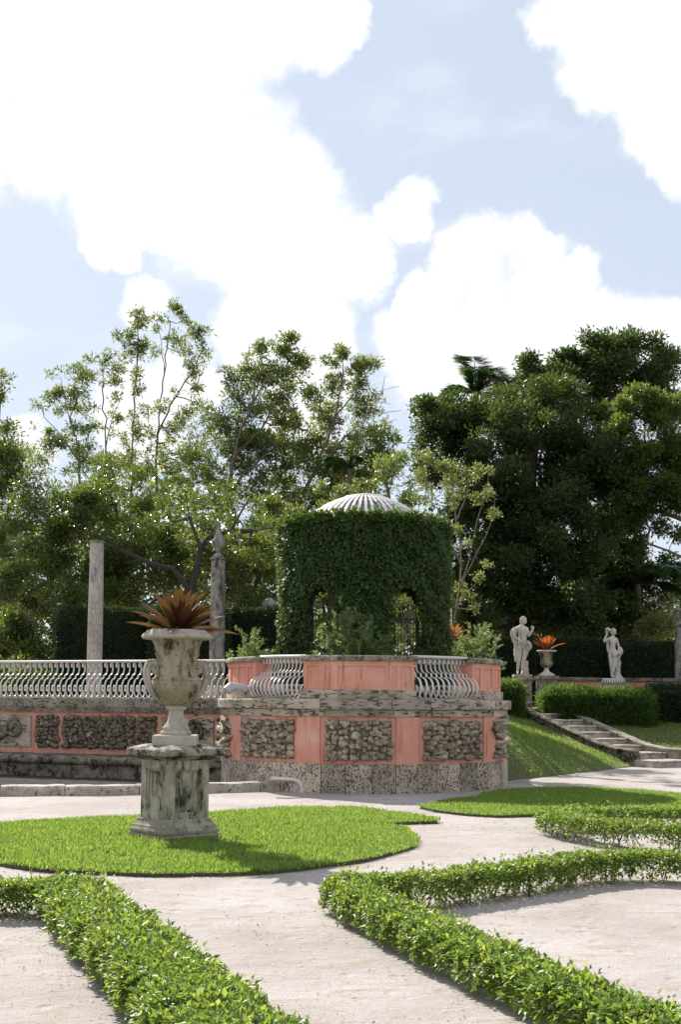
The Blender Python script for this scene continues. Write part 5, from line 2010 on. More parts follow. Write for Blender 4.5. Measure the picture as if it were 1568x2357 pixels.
# ------------------------------------------------------------------ low parterre hedges
def low_hedge(label, path, width, height, dens, seed, leaf=0.056, bare=0.0):
    g = np.random.default_rng(seed)
    pts = [Vector(p) for p in path]
    # resample
    fine = along(pts, 0.05)
    F = np.array([(p.x, p.y) for p in fine])
    seg = np.linalg.norm(np.diff(F, axis=0), axis=1)
    S = np.concatenate([[0], np.cumsum(seg)])
    L_ = S[-1]
    mid = fine[len(fine) // 2]
    t = thing('hedge', label, 'hedge', (mid.x, mid.y, 0), 'low parterre hedges')
    n = int(L_ * dens)

    def frame(s):
        x = np.interp(s, S, F[:, 0])
        y = np.interp(s, S, F[:, 1])
        x2 = np.interp(s + 0.08, S, F[:, 0])
        y2 = np.interp(s + 0.08, S, F[:, 1])
        x1 = np.interp(s - 0.08, S, F[:, 0])
        y1 = np.interp(s - 0.08, S, F[:, 1])
        d = np.stack([x2 - x1, y2 - y1], 1)
        d = d / np.maximum(np.linalg.norm(d, axis=1, keepdims=True), 1e-6)
        return np.stack([x, y], 1), np.stack([-d[:, 1], d[:, 0]], 1)
    s = g.uniform(-0.0, L_, n)
    c, nr = frame(s)
    phi = g.uniform(-0.16 * math.pi, 1.16 * math.pi, n)
    lump = 1 + 0.09 * np.sin(s * 9 + seed) + 0.07 * np.sin(s * 23 + 2 * seed + phi * 2) + 0.07 * np.sin(s * 47 + phi * 5) + g.normal(0, 0.09, n)
    fill = np.where(g.random(n) < 0.72, 1.0, g.uniform(0.3, 1.0, n) ** 0.5)
    cx_ = np.sign(np.cos(phi)) * np.abs(np.cos(phi)) ** 0.72 * width / 2 * lump * fill
    mid_h = height * 0.58
    cz = mid_h + np.where(np.sin(phi) > 0, np.abs(np.sin(phi)) ** 0.75 * height * 0.42, np.sin(phi) * height * 0.75) * lump * fill
    # rounded ends
    e = np.minimum(s, L_ - s)
    cx_ *= np.clip(0.35 + e / (width * 0.5), 0, 1)
    p = np.concatenate([c + nr * cx_[:, None], cz[:, None]], 1)
    out = np.concatenate([nr * np.cos(phi)[:, None], np.sin(phi)[:, None]], 1)
    # loose shoots above the clipped top
    sh = (g.random(n) < 0.035) & (np.sin(phi) > 0.5)
    p[:, 2] += np.where(sh, g.uniform(0.02, 0.07, n), 0)
    axis = out * 0.75 + g.normal(0, 0.75, (n, 3)) + np.array([0, 0, 0.15])
    nrm = g.normal(0, 0.5, (n, 3)) + np.array([0, 0, 1.0]) + out * 0.4
    ln = leaf * g.uniform(0.65, 1.2, n)
    thin = np.array([mnoise.noise(Vector((x * 2.0, y * 2.0, 9))) for x, y in c])
    keep = (g.random(n) > bare * 0.35 + np.where(cz < height * 0.55, bare * (0.6 + thin), 0)) & (p[:, 2] > 0.015)
    v, tr = leaf_geo(p[keep], axis[keep], nrm[keep], ln[keep], ln[keep] * 0.5, 0.2, 0.16)
    o = link('foliage', tri_mesh('foliage', v, tr), t, M['leaf_hedge'])
    mb = MB()
    k = int(L_ / 0.055)
    for i in range(k):
        sv = g.uniform(0.04, L_ - 0.04)
        cc, nn = frame(np.array([sv]))
        w0 = g.normal(0, width * 0.12)
        w1 = g.normal(0, width * 0.26)
        p0 = Vector((cc[0, 0] + nn[0, 0] * w0, cc[0, 1] + nn[0, 1] * w0, -0.01))
        p2 = Vector((cc[0, 0] + nn[0, 0] * w1 + g.normal(0, 0.05), cc[0, 1] + nn[0, 1] * w1 + g.normal(0, 0.05), height * g.uniform(0.6, 0.95)))
        p1 = p0.lerp(p2, 0.5) + Vector((g.normal(0, 0.02), g.normal(0, 0.02), -0.01))
        r_ = g.uniform(0.003, 0.008)
        mb.tube([p0, p1, p2], [r_, r_ * 0.8, r_ * 0.4], 4)
    mb.build('stems', M['twig'], t)['kind'] = 'stuff'
    # dark strip of bare soil and leaf litter beneath
    m_ = int(L_ * 260)
    s = g.uniform(0, L_, m_)
    c, nr = frame(s)
    w = g.normal(0, width * 0.50, m_)
    cl_ = np.array([mnoise.noise(Vector((x * 3.0, y * 3.0, 21))) for x, y in c])
    w = np.where(cl_ > 0.0, w, w * 0.55)
    p = np.concatenate([c + nr * w[:, None], g.uniform(0.002, 0.012, m_)[:, None]], 1)
    v, tr = leaf_geo(p, g.normal(0, 1, (m_, 3)) * np.array([1, 1, 0.1]), g.normal(0, 0.2, (m_, 3)) + np.array([0, 0, 1.0]), 0.008 + 0.030 * g.random(m_) ** 2, g.uniform(0.004, 0.014, m_), 0.1)
    lit = link('litter', tri_mesh('litter', v, tr), t, M['litter'])
    lit['kind'] = 'stuff'


M['litter'] = m_leaf('dry_leaf_litter', [(0, (0.07, 0.048, 0.032)), (0.5, (0.15, 0.105, 0.065)), (0.9, (0.26, 0.19, 0.12)), (1, (0.14, 0.18, 0.05))], 0.1, (0.3, 0.2, 0.1), 0.8, 0.2)
HL = [P(u, v) for u, v in ((185, 2100), (235, 2170))]
low_hedge('broad leafy hedge running diagonally to the nearest corner of the gravel', [(-2.0, 9.08, 0), (-1.66, 8.15, 0), (-1.17, 7.0, 0), (-0.71, 5.85, 0), (-0.22, 4.6, 0)], 0.45, 0.245, 8800, 31, 0.043)
low_hedge('leafy hedge branching off to the side below the urn lawn', [(-1.95, 9.0, 0), (-2.5, 8.98, 0), (-3.3, 9.02, 0), (-4.3, 9.1, 0)], 0.36, 0.23, 6500, 32, 0.043, 0.2)
low_hedge('long leafy hedge from the pointed corner down to the bottom edge of the gravel', [(0.0, 9.35, 0), (0.17, 8.75, 0), (0.35, 8.2, 0), (0.70, 7.2, 0), (1.17, 5.95, 0), (1.67, 4.7, 0)], 0.30, 0.225, 6800, 33, 0.042, 0.25)
low_hedge('yellow green hedge arm rising from the pointed corner past a rusty stake', [(0.03, 9.36, 0), (0.6, 9.36, 0), (1.05, 9.75, 0), (1.55, 10.15, 0), (2.1, 10.7, 0), (2.6, 10.95, 0), (3.05, 10.85, 0), (3.6, 10.6, 0), (4.3, 10.4, 0)], 0.30, 0.24, 6000, 34, 0.042, 0.35)
low_hedge('thin hedge row along the edge of the far lawn bed', [(2.50, 15.0, 0), (3.0, 15.15, 0), (3.8, 15.25, 0), (4.8, 15.3, 0), (5.8, 15.3, 0)], 0.32, 0.26, 3900, 35, 0.047, 0.4)
low_hedge('bare stemmed hedge row curving forward from the far lawn corner', [(2.55, 14.9, 0), (2.72, 14.2, 0), (2.95, 13.65, 0), (3.4, 13.2, 0), (4.0, 12.9, 0), (4.8, 12.7, 0)], 0.34, 0.27, 4000, 36, 0.047, 0.5)
a = P(1220, 2062)
t = thing('stake', 'rusty iron stake stuck in the gravel before the hedge arm', 'stake', tuple(a))
mb = MB()
mb.tube([(a.x, a.y, -0.05), (a.x - 0.004, a.y, 0.06), (a.x + 0.002, a.y, 0.165)], 0.011, 8)
mb.build('rod', M['rust'], t)
mb = MB()
mb.tube([(a.x + 0.002, a.y, 0.160), (a.x + 0.002, a.y, 0.175)], 0.016, 8)
mb.build('rod_head', M['rust'], t)


# ------------------------------------------------------------------ small gravel crumbs, twigs and weeds
def crumbs():
    n = 9000
    u = rng.uniform(-3.2, 5.5, n)
    v = rng.uniform(5.0, 20.0, n) ** 1.0
    p = np.stack([u, v, rng.uniform(-0.004, 0.004, n)], 1)
    cl = np.array([mnoise.noise(Vector((x * 0.8, y * 0.8, 2))) for x, y in zip(u, v)])
    k = (rng.random(n) < 0.25 + 0.9 * cl)
    p = p[k]
    n = len(p)
    v_, t_ = leaf_geo(p, rng.normal(0, 1, (n, 3)) * np.array([1, 1, 0.15]), rng.normal(0, 0.3, (n, 3)) + np.array([0, 0, 1.0]), rng.uniform(0.008, 0.035, n), rng.uniform(0.004, 0.016, n), 0.3)
    o = link('litter', tri_mesh('litter', v_, t_), None, M['litter'])
    tag(o, 'scattered dry leaves and twigs on the pale gravel', None, None, 'stuff')
    # pebbles
    n = 12000
    p = np.stack([rng.uniform(-3.2, 5.0, n), 5.0 + 13 * rng.random(n) ** 1.5, np.full(n, -0.004)], 1)
    s = (0.0018 + 0.008 * rng.random(n) ** 3)[:, None]
    a = rng.uniform(0, 6.28, n)
    q = [p + s * np.stack([np.cos(a + k * 2.09), np.sin(a + k * 2.09), np.zeros(n)], 1) for k in range(3)]
    top = p + s * np.array([0.1, 0.1, 1.0]) * 0.9
    v_ = np.stack(q + [top], 1).reshape(-1, 3)
    kk = np.arange(n)[:, None] * 4
    t_ = np.concatenate([kk + np.array([w]) for w in ([0, 1, 3], [1, 2, 3], [2, 0, 3])], 0)
    o = link('gravel', tri_mesh('gravel', v_, t_), None, M['pebble'])
    tag(o, 'loose pale pebbles strewn over the gravel paths', None, None, 'stuff')


M['pebble'] = m_leaf('pale_pebble', [(0, (0.30, 0.25, 0.21)), (0.5, (0.46, 0.41, 0.37)), (1, (0.58, 0.54, 0.50))], 0.0, (0.3, 0.3, 0.3), 0.9, 0.1)
crumbs()


# ------------------------------------------------------------------ clipped hedges on the terrace
def clipped(name, label, x0, x1, y0, y1, z0, z1, dens, leaf, mat, ang=0.0, shag=0.03, group=None, lw=0.42):
    t = thing(name, label, 'hedge', ((x0 + x1) / 2, (y0 + y1) / 2, z0), group)
    cx_, cy_ = (x0 + x1) / 2, (y0 + y1) / 2
    ca, sa = math.cos(ang), math.sin(ang)
    parts, outs = [], []

    def face(n, f):
        a, b = rng.random(n), rng.random(n)
        parts.append(f(a, b))
    A = (x1 - x0) * (z1 - z0)
    nf = int(A * dens)
    a, b = rng.random(nf), rng.random(nf)
    parts.append(np.stack([x0 + a * (x1 - x0), np.full(nf, y0), z0 + b * (z1 - z0)], 1))
    outs.append(np.tile([0, -1.0, 0], (nf, 1)))
    nt_ = int((x1 - x0) * (y1 - y0) * dens)
    a, b = rng.random(nt_), rng.random(nt_)
    parts.append(np.stack([x0 + a * (x1 - x0), y0 + b * (y1 - y0), np.full(nt_, z1)], 1))
    outs.append(np.tile([0, 0, 1.0], (nt_, 1)))
    for xx, o_ in ((x0, -1.0), (x1, 1.0)):
        ne = int((y1 - y0) * (z1 - z0) * dens)
        a, b = rng.random(ne), rng.random(ne)
        parts.append(np.stack([np.full(ne, xx), y0 + a * (y1 - y0), z0 + b * (z1 - z0)], 1))
        outs.append(np.tile([o_, 0, 0], (ne, 1)))
    p = np.concatenate(parts)
    o_ = np.concatenate(outs)
    n = len(p)
    lump = 0.05 * np.sin(p[:, 0] * 3.1) * np.sin(p[:, 2] * 4.0 + p[:, 0]) + rng.normal(0, shag, n)
    p = p + o_ * lump[:, None]
    rel = p - np.array([cx_, cy_, 0])
    p = np.stack([cx_ + rel[:, 0] * ca - rel[:, 1] * sa, cy_ + rel[:, 0] * sa + rel[:, 1] * ca, p[:, 2]], 1)
    axis = o_ * 0.8 + rng.normal(0, 0.7, (n, 3)) + np.array([0, 0, 0.35])
    nrm = rng.normal(0, 0.7, (n, 3)) + o_ * 0.5 + np.array([0, 0, 0.5])
    ln = leaf * rng.uniform(0.6, 1.3, n)
    v, tr = leaf_geo(p, axis, nrm, ln, ln * lw, 0.2)
    link('foliage', tri_mesh('foliage', v, tr), t, mat)
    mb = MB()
    mb.box((cx_, cy_, (z0 + z1) / 2 - 0.03), (x1 - x0 - 0.10, y1 - y0 - 0.10, z1 - z0 - 0.08), ang)  # solid dark box added inside the leaves to block light
    mb.build('light_block_core', M['hedgecore'], t)
    return t


def hx(u, v, y):
    q = Q(u, v, y)
    return q.x, q.z


GH = 'dark clipped hedges on the terrace'
xa, za = hx(128, 1400, 31.5)
xb, _ = hx(332, 1400, 31.5)
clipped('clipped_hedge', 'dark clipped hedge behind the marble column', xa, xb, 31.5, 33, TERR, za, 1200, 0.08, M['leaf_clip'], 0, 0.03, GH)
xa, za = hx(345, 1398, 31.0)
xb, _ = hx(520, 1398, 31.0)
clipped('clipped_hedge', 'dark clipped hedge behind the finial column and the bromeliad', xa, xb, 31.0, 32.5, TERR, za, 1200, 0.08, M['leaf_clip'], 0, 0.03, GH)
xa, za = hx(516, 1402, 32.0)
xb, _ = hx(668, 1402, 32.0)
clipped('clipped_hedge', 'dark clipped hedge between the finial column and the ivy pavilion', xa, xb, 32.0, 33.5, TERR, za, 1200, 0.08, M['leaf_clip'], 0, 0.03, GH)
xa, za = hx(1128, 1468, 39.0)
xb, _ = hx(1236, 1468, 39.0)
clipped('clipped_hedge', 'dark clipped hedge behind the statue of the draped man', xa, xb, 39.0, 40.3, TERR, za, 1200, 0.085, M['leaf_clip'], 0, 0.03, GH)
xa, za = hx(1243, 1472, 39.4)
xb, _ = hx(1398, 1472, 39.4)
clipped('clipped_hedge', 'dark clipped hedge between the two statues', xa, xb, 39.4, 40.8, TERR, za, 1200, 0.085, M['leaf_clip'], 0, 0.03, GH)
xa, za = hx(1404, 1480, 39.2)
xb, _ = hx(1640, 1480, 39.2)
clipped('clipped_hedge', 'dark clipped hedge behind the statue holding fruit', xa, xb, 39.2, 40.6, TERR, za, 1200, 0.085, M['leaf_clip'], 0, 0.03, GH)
GL = 'shaggy green hedges at the top of the bank'
xa, za = hx(1120, 1580, 33.4)
xb, _ = hx(1197, 1580, 33.4)
clipped('bank_hedge', 'small shaggy green hedge beside the round wall, before the draped statue', xa, xb, 33.4, 34.4, 1.0, za, 3800, 0.14, M['leaf_low'], 0.25, 0.075, GL, 0.14)
xa, za = hx(1262, 1597, 34.2)
xb, _ = hx(1502, 1581, 34.2)
clipped('bank_hedge', 'long shaggy green hedge with a bright top in front of the pink parapet', xa, xb, 34.2, 35.2, 0.62, za, 3800, 0.14, M['leaf_low'], -0.02, 0.08, GL, 0.14)
xa, za = hx(1503, 1588, 34.6)
xb, _ = hx(1680, 1588, 34.6)
clipped('bank_hedge', 'darker shaggy hedge running on past the long bank hedge', xa, xb, 34.6, 35.6, 0.62, za, 2600, 0.12, M['leaf_clip'], 0.0, 0.06, GL, 0.16)


# ------------------------------------------------------------------ feathery shrubs
def shrub(label, base, stems, height, spread, n_tuft, leaf, mat, seed, bark='barkpale', per=26, group=None, up=0.9, tuft=0.07):
    g = np.random.default_rng(seed)
    t = thing('shrub', label, 'shrub', tuple(base), group)
    mb = MB()
    P_, A_ = [], []
    for k in range(stems):
        az = g.uniform(0, 6.28)
        r_ = spread * math.sqrt(g.random())
        h = height * g.uniform(0.55, 1.0) * (1 - 0.25 * r_ / spread)
        tip = Vector((base[0] + r_ * math.cos(az), base[1] + r_ * math.sin(az), base[2] + h))
        b_ = Vector((base[0] + 0.18 * r_ * math.cos(az), base[1] + 0.18 * r_ * math.sin(az), base[2] - 0.05))
        m_ = b_.lerp(tip, 0.55) + Vector((g.normal(0, 0.04), g.normal(0, 0.04), 0.1 * h))
        mb.tube([b_, m_, tip], [0.012, 0.008, 0.003], 5)
        nt_ = n_tuft
        for q in range(nt_):
            f = g.uniform(0.22, 1.0) ** 0.8
            c = b_.lerp(m_, f / 0.55) if f < 0.55 else m_.lerp(tip, (f - 0.55) / 0.45)
            c = c + Vector((g.normal(0, 0.09), g.normal(0, 0.09), g.normal(0, 0.05))) * (spread / 0.6)
            d = Vector((g.normal(0, 0.6) + 0.5 * math.cos(az), g.normal(0, 0.6) + 0.5 * math.sin(az), up)).normalized()
            for w in range(per):
                ll = g.random() * tuft * 2.6
                P_.append(c + d * ll)
                A_.append(d * 0.8 + Vector((g.normal(0, 0.7), g.normal(0, 0.7), g.normal(0, 0.5))))
    mb.build('stems', M[bark], t)['kind'] = 'stuff'
    p = np.array([tuple(x) for x in P_])
    a = np.array([tuple(x) for x in A_])
    n = len(p)
    ln = leaf * g.uniform(0.6, 1.3, n)
    v, tr = leaf_geo(p, a, g.normal(0, 0.7, (n, 3)) + np.array([0, 0, 0.8]), ln, ln * 0.24, 0.15)
    link('foliage', tri_mesh('foliage', v, tr), t, mat)
    return t


SG = 'feathery shrubs planted behind the round wall'
b = Q(583, 1512, 24.4)
shrub('bright feathery shrub behind the railing at the lamp end of the round wall', (b.x, 24.4, TERR), 13, 1.75, 0.42, 13, 0.075, M['leaf_feather'], 41, group=SG)
b = Q(620, 1512, 24.2)
shrub('small bright shrub at the foot of the ivy pavilion', (b.x, 24.2, TERR), 7, 0.95, 0.22, 8, 0.06, M['leaf_feather'], 42, group=SG)
b = Q(800, 1512, 22.6)
shrub('wide feathery shrub standing before the middle of the ivy pavilion', (b.x, 22.6, TERR), 19, 2.05, 0.50, 12, 0.075, M['leaf_feather'], 43, group=SG)
b = Q(872, 1512, 22.7)
shrub('darker feathery shrub between the middle shrub and the pavilion opening', (b.x, 22.7, TERR), 10, 1.55, 0.28, 11, 0.075, M['leaf_feather'], 44, group=SG)
b = Q(740, 1512, 22.5)
shrub('little yellow green shrub in front of the pavilion post', (b.x, 22.5, TERR), 6, 1.05, 0.20, 8, 0.06, M['leaf_feather'], 45, group=SG)
b = Q(1095, 1512, 26.0)
shrub('feathery shrub between the ivy pavilion and the draped statue', (b.x, 26.0, TERR), 24, 1.85, 0.62, 13, 0.08, M['leaf_feather'], 46, group=SG)

# weeds growing from the cornice joints
for u, v, y, lab, q in ((450, 1640, 24.4, 'little fern hanging from the fountain wall cornice beside the urn foot', 0.10), (608, 1648, 21.9, 'dark green weed tuft in the cornice joint of the round wall', 0.09)):
    b = Q(u, v, y)
    t = thing('weed', lab, 'plant', (b.x, y, b.z))
    n = 60
    d = rng.normal(0, 1, (n, 3)) + np.array([0, -0.8, -0.5])
    p = np.tile([b.x, y, b.z], (n, 1)) + rng.normal(0, 0.03, (n, 3))
    ln = rng.uniform(0.5, 1.2, n) * q * 1.4
    v_, t_ = leaf_geo(p, d, rng.normal(0, 0.4, (n, 3)) + np.array([0, -0.4, 1.0]), ln, ln * 0.2, 0.1)
    link('fronds', tri_mesh('fronds', v_, t_), t, M['leaf_dense'])


# ------------------------------------------------------------------ trees
def seg_mesh(a, b, ra, rb, k):
    """Tapered prisms for many branch segments at once."""
    n = len(a)
    d = unit(b - a)
    ref = np.where(np.abs(d[:, 2:3]) < 0.9, np.array([[0, 0, 1.0]]), np.array([[1.0, 0, 0]]))
    x = unit(np.cross(d, ref))
    y = np.cross(d, x)
    vs = []
    ang = np.arange(k) * 2 * math.pi / k
    for (c, r_) in ((a, ra), (b, rb)):
        vs.append(c[:, None, :] + r_[:, None, None] * (x[:, None, :] * np.cos(ang)[None, :, None] + y[:, None, :] * np.sin(ang)[None, :, None]))
    v = np.concatenate(vs, 1).reshape(-1, 3)
    o = np.arange(n)[:, None] * 2 * k
    t = []
    for i in range(k):
        j = (i + 1) % k
        t.append(o + np.array([[i, j, k + j]]))
        t.append(o + np.array([[i, k + j, k + i]]))
    return v, np.concatenate(t, 0)


def tree(label, trunks, crowns, leaf, mat, bark='bark', seed=1, per=26, spread=0.30, r_tip=0.009, group=None, name='tree', lw=0.30, droop=0.0, shell=0.5, trunk_r=None, rpow=0.42, upn=0.6, ratio_up=0.2, ys=1.0, lobe=6.0, lsz=(0.12, 0.30)):
    """trunks: polylines of (u, v, y) sight points; crowns: (u, v, ru, rv, y, ry, count)."""
    g = np.random.default_rng(seed)
    trunks = [[(a_, b_, c_ * ys) for a_, b_, c_ in q_] for q_ in trunks]
    crowns = [(q_[0], q_[1], q_[2], q_[3], q_[4] * ys, q_[5] * ys, q_[6]) for q_ in crowns]
    nodes, par = [], []
    for ti, tr in enumerate(trunks):
        pts = [Q(*q) for q in tr]
        prev = -1
        for i, p in enumerate(pts):
            if i == 0:
                if ti == 0 or not nodes:
                    nodes.append(p)
                    par.append(-1)
                    prev = len(nodes) - 1
                else:
                    dist = [(p - q).length for q in nodes]
                    k = int(np.argmin(dist))
                    if dist[k] > 0.8:
                        nodes.append(p)
                        par.append(-1)
                        prev = len(nodes) - 1
                    else:
                        prev = k
                continue
            a = nodes[prev]
            L_ = (p - a).length
            m_ = max(1, int(L_ / 0.45))
            for q in range(1, m_ + 1):
                w = a.lerp(p, q / m_)
                if q < m_:
                    w = w + Vector((g.normal(0, 0.035), g.normal(0, 0.035), 0))
                nodes.append(w)
                par.append(prev)
                prev = len(nodes) - 1
    n_trunk = len(nodes)
    C = []
    for (u, v, ru, rv, y, ry, cnt) in crowns:
        c = Q(u, v, y)
        rx, rz = ru / FPX * y, rv / FPX * y
        nl = max(2, int(cnt / lobe))
        d = unit(g.normal(size=(nl, 3)))
        r_ = g.random(nl) ** (1 / 3.0)
        r_ = np.where(g.random(nl) < shell, 1 - 0.30 * g.random(nl), r_)
        lobes = d * r_[:, None] * g.uniform(0.7, 1.12, (nl, 1))
        k_ = g.integers(0, nl, cnt)
        size = g.uniform(lsz[0], lsz[1], nl)[k_]
        q_ = lobes[k_] + unit(g.normal(size=(cnt, 3))) * (g.random(cnt) ** 0.5 * size)[:, None]
        C.append(np.array([c.x, c.y, c.z]) + q_ * np.array([rx, ry, rz]))
    C = np.concatenate(C)
    base = nodes[0]
    X = np.array([tuple(p) for p in nodes])
    order = np.argsort(np.min(np.linalg.norm(C[:, None, :] - X[None, ::3, :], axis=2), axis=1))
    cap = len(nodes) + len(C) * 2 + 4
    XX = np.zeros((cap, 3))
    XX[:len(nodes)] = X
    cnt = len(nodes)
    tips = []
    for i in order:
        c = C[i]
        dv = c - XX[:cnt]
        dist = np.sqrt((dv ** 2).sum(1)) + 0.55 * np.maximum(0, XX[:cnt, 2] - c[2])
        k = int(np.argmin(dist))
        m_ = (XX[k] + c) / 2 + g.normal(0, 0.10, 3) * min(1.0, dist[k]) + np.array([0, 0, -0.06 * dist[k]])
        XX[cnt] = m_
        par.append(k)
        XX[cnt + 1] = c
        par.append(cnt)
        tips.append(cnt + 1)
        cnt += 2
    par = np.array(par)
    load = np.zeros(cnt)
    load[tips] = 1
    for i in range(cnt - 1, -1, -1):
        if par[i] >= 0:
            load[par[i]] += max(load[i], 0.3 if i < n_trunk else 0)
    rad = r_tip * np.maximum(load, 0.6) ** rpow
    if trunk_r:
        mx = rad[:n_trunk].max()
        f = trunk_r / mx
        rad[:n_trunk] = np.maximum(rad[:n_trunk] * f, r_tip)
        rad[n_trunk:] = np.minimum(rad[n_trunk:], rad[np.maximum(par[n_trunk:], 0)] * 0.8)
        for i in range(n_trunk, cnt):
            rad[i] = min(rad[i], rad[par[i]] * 0.85)
    t = thing(name, label, 'tree' if name.endswith('tree') else 'shrub', tuple(base), group)
    e = np.where(par >= 0)[0]
    ra, rb = rad[par[e]], rad[e]
    ra = np.minimum(ra, rb * 1.5 + 0.002)
    big = rb > 0.03
    vs, ts, off = [], [], 0
    for sel, k in ((big, 8), (~big, 4)):
        if sel.any():
            v, tr_ = seg_mesh(XX[par[e][sel]], XX[e][sel], ra[sel], rb[sel], k)
            vs.append(v)
            ts.append(tr_ + off)
            off += len(v)
    link('trunk', tri_mesh('trunk', np.concatenate(vs), np.concatenate(ts), True), t, M[bark])
    n = len(C) * per
    c = np.repeat(C, per, 0)
    o_ = unit(g.normal(size=(n, 3)))
    rr_ = g.random(n) ** 0.55
    sp_ = spread * np.repeat(g.uniform(0.6, 1.25, len(C)), per)[:, None]
    p = c + o_ * rr_[:, None] * sp_ * np.array([1.0, 1.0, 0.75])
    axis = o_ * 0.9 + g.normal(0, 0.5, (n, 3)) + np.array([0, 0, ratio_up - droop])
    nrm = g.normal(0, 0.65, (n, 3)) + np.array([0, 0, upn])
    ln = leaf * g.uniform(0.6, 1.25, n)
    v, tr_ = leaf_geo(p, axis, nrm, ln, ln * lw, 0.18)
    link('crown', tri_mesh('crown', v, tr_), t, mat)
    return t


TL = 'sparse thin stemmed trees behind the fountain wall'
tree('thin sparse tree with the tallest top, its two bare stems against the white cloud', [[(355, 1350, 46), (358, 1180, 46), (362, 1000, 46), (378, 860, 46), (392, 740, 46)], [(362, 1000, 46), (392, 930, 46), (440, 860, 46), (470, 800, 46)], [(378, 870, 46), (372, 790, 46), (360, 735, 46)]],
     [(398, 706, 20, 20, 46, 0.5, 12), (362, 735, 26, 24, 46, 0.5, 9), (430, 745, 20, 22, 46, 0.5, 9), (462, 765, 30, 24, 46, 0.6, 14), (418, 790, 40, 36, 46, 0.7, 22), (455, 850, 36, 70, 46, 0.8, 34), (420, 920, 44, 50, 46, 0.8, 22), (385, 960, 60, 60, 46, 1.0, 30), (345, 800, 26, 50, 46, 0.5, 8), (410, 1050, 80, 60, 46, 1.0, 46), (390, 1120, 90, 50, 46, 1.0, 50), (480, 1000, 50, 70, 46, 1.0, 34)],
     0.21, M['leaf_tall'], 'bark', 51, 30, 0.24, 0.010, TL, lw=0.30, trunk_r=0.07, ys=1.3, lobe=2.2, lsz=(0.2, 0.55))
tree('slim sparse tree with one straight stem beside the tallest top', [[(300, 1350, 44), (303, 1150, 44), (305, 980, 44), (312, 880, 44), (318, 780, 44), (316, 730, 44)]],
     [(315, 740, 34, 26, 44, 0.5, 18), (285, 760, 26, 16, 44, 0.4, 12), (312, 800, 40, 40, 44, 0.6, 24), (300, 880, 40, 50, 44, 0.6, 16), (315, 990, 40, 60, 44, 0.7, 22), (310, 1070, 80, 50, 44, 1.0, 50), (300, 1130, 90, 40, 44, 1.0, 44)],
     0.21, M['leaf_tall'], 'bark', 52, 30, 0.24, 0.010, TL, lw=0.30, trunk_r=0.06, ys=1.32, lobe=2.2, lsz=(0.2, 0.55))
tree('very thin small tree with a forked stem in the gap of blue sky', [[(238, 1350, 43), (240, 1160, 43), (243, 1030, 43), (238, 920, 43), (236, 830, 43)], [(243, 1020, 43), (262, 950, 43), (280, 900, 43)]],
     [(232, 815, 30, 26, 43, 0.4, 16), (258, 850, 36, 40, 43, 0.5, 20), (222, 880, 34, 34, 43, 0.5, 10), (270, 930, 36, 40, 43, 0.5, 12), (245, 1010, 50, 50, 43, 0.6, 18), (245, 1080, 70, 40, 43, 0.8, 40)],
     0.20, M['leaf_tall'], 'bark', 53, 26, 0.22, 0.009, TL, lw=0.30, trunk_r=0.045, ys=1.32, lobe=2.2, lsz=(0.2, 0.55))
tree('rounded sparse tree leaning out over the far side of the fountain wall', [[(200, 1350, 42), (190, 1180, 42), (180, 1040, 42), (160, 960, 42), (190, 880, 42)], [(185, 1060, 42), (130, 990, 42), (100, 960, 42)], [(165, 975, 42), (150, 920, 42), (140, 870, 42)]],
     [(185, 860, 30, 24, 42, 0.5, 16), (140, 885, 40, 34, 42, 0.6, 24), (120, 930, 44, 34, 42, 0.6, 18), (190, 930, 44, 44, 42, 0.7, 26), (160, 1000, 80, 44, 42, 0.9, 34), (110, 1000, 40, 30, 42, 0.6, 18), (180, 1060, 100, 44, 42, 0.9, 54), (80, 1060, 60, 50, 42, 0.9, 40)],
     0.20, M['leaf_tall'], 'bark', 54, 30, 0.24, 0.010, TL, lw=0.30, trunk_r=0.06, ys=1.32, lobe=2.2, lsz=(0.2, 0.55))
tree('broad airy tree with slanting stems between the tallest tree and the dome', [[(470, 1370, 40), (476, 1260, 40), (520, 1150, 40), (545, 1020, 40), (580, 930, 40), (620, 850, 40)], [(505, 1180, 40), (560, 1090, 40), (640, 1020, 40), (700, 960, 40)], [(540, 1040, 40), (600, 990, 40), (650, 900, 40)], [(575, 940, 40), (590, 860, 40), (600, 820, 40)]],
     [(600, 815, 26, 22, 41, 0.5, 14), (640, 800, 30, 18, 41, 0.5, 16), (665, 790, 22, 20, 41, 0.5, 10), (690, 830, 36, 24, 41, 0.6, 20), (560, 850, 44, 40, 41, 0.7, 24), (640, 880, 70, 50, 41, 1.0, 60), (530, 870, 22, 24, 41, 0.4, 8), (590, 960, 90, 60, 41, 1.3, 80), (680, 940, 60, 60, 41, 1.0, 50), (520, 980, 60, 70, 41, 1.0, 40), (620, 1060, 110, 70, 41, 1.6, 110), (520, 1100, 80, 70, 41, 1.2, 60), (690, 1110, 110, 60, 41, 1.4, 90), (600, 1160, 110, 60, 41, 1.4, 80), (450, 1060, 60, 60, 41, 1.0, 40), (560, 1020, 60, 50, 41, 1.0, 40)],
     0.20, M['leaf_tall'], 'bark', 55, 40, 0.32, 0.010, TL, lw=0.36, trunk_r=0.11, ys=1.32, lobe=2.2, lsz=(0.2, 0.55))
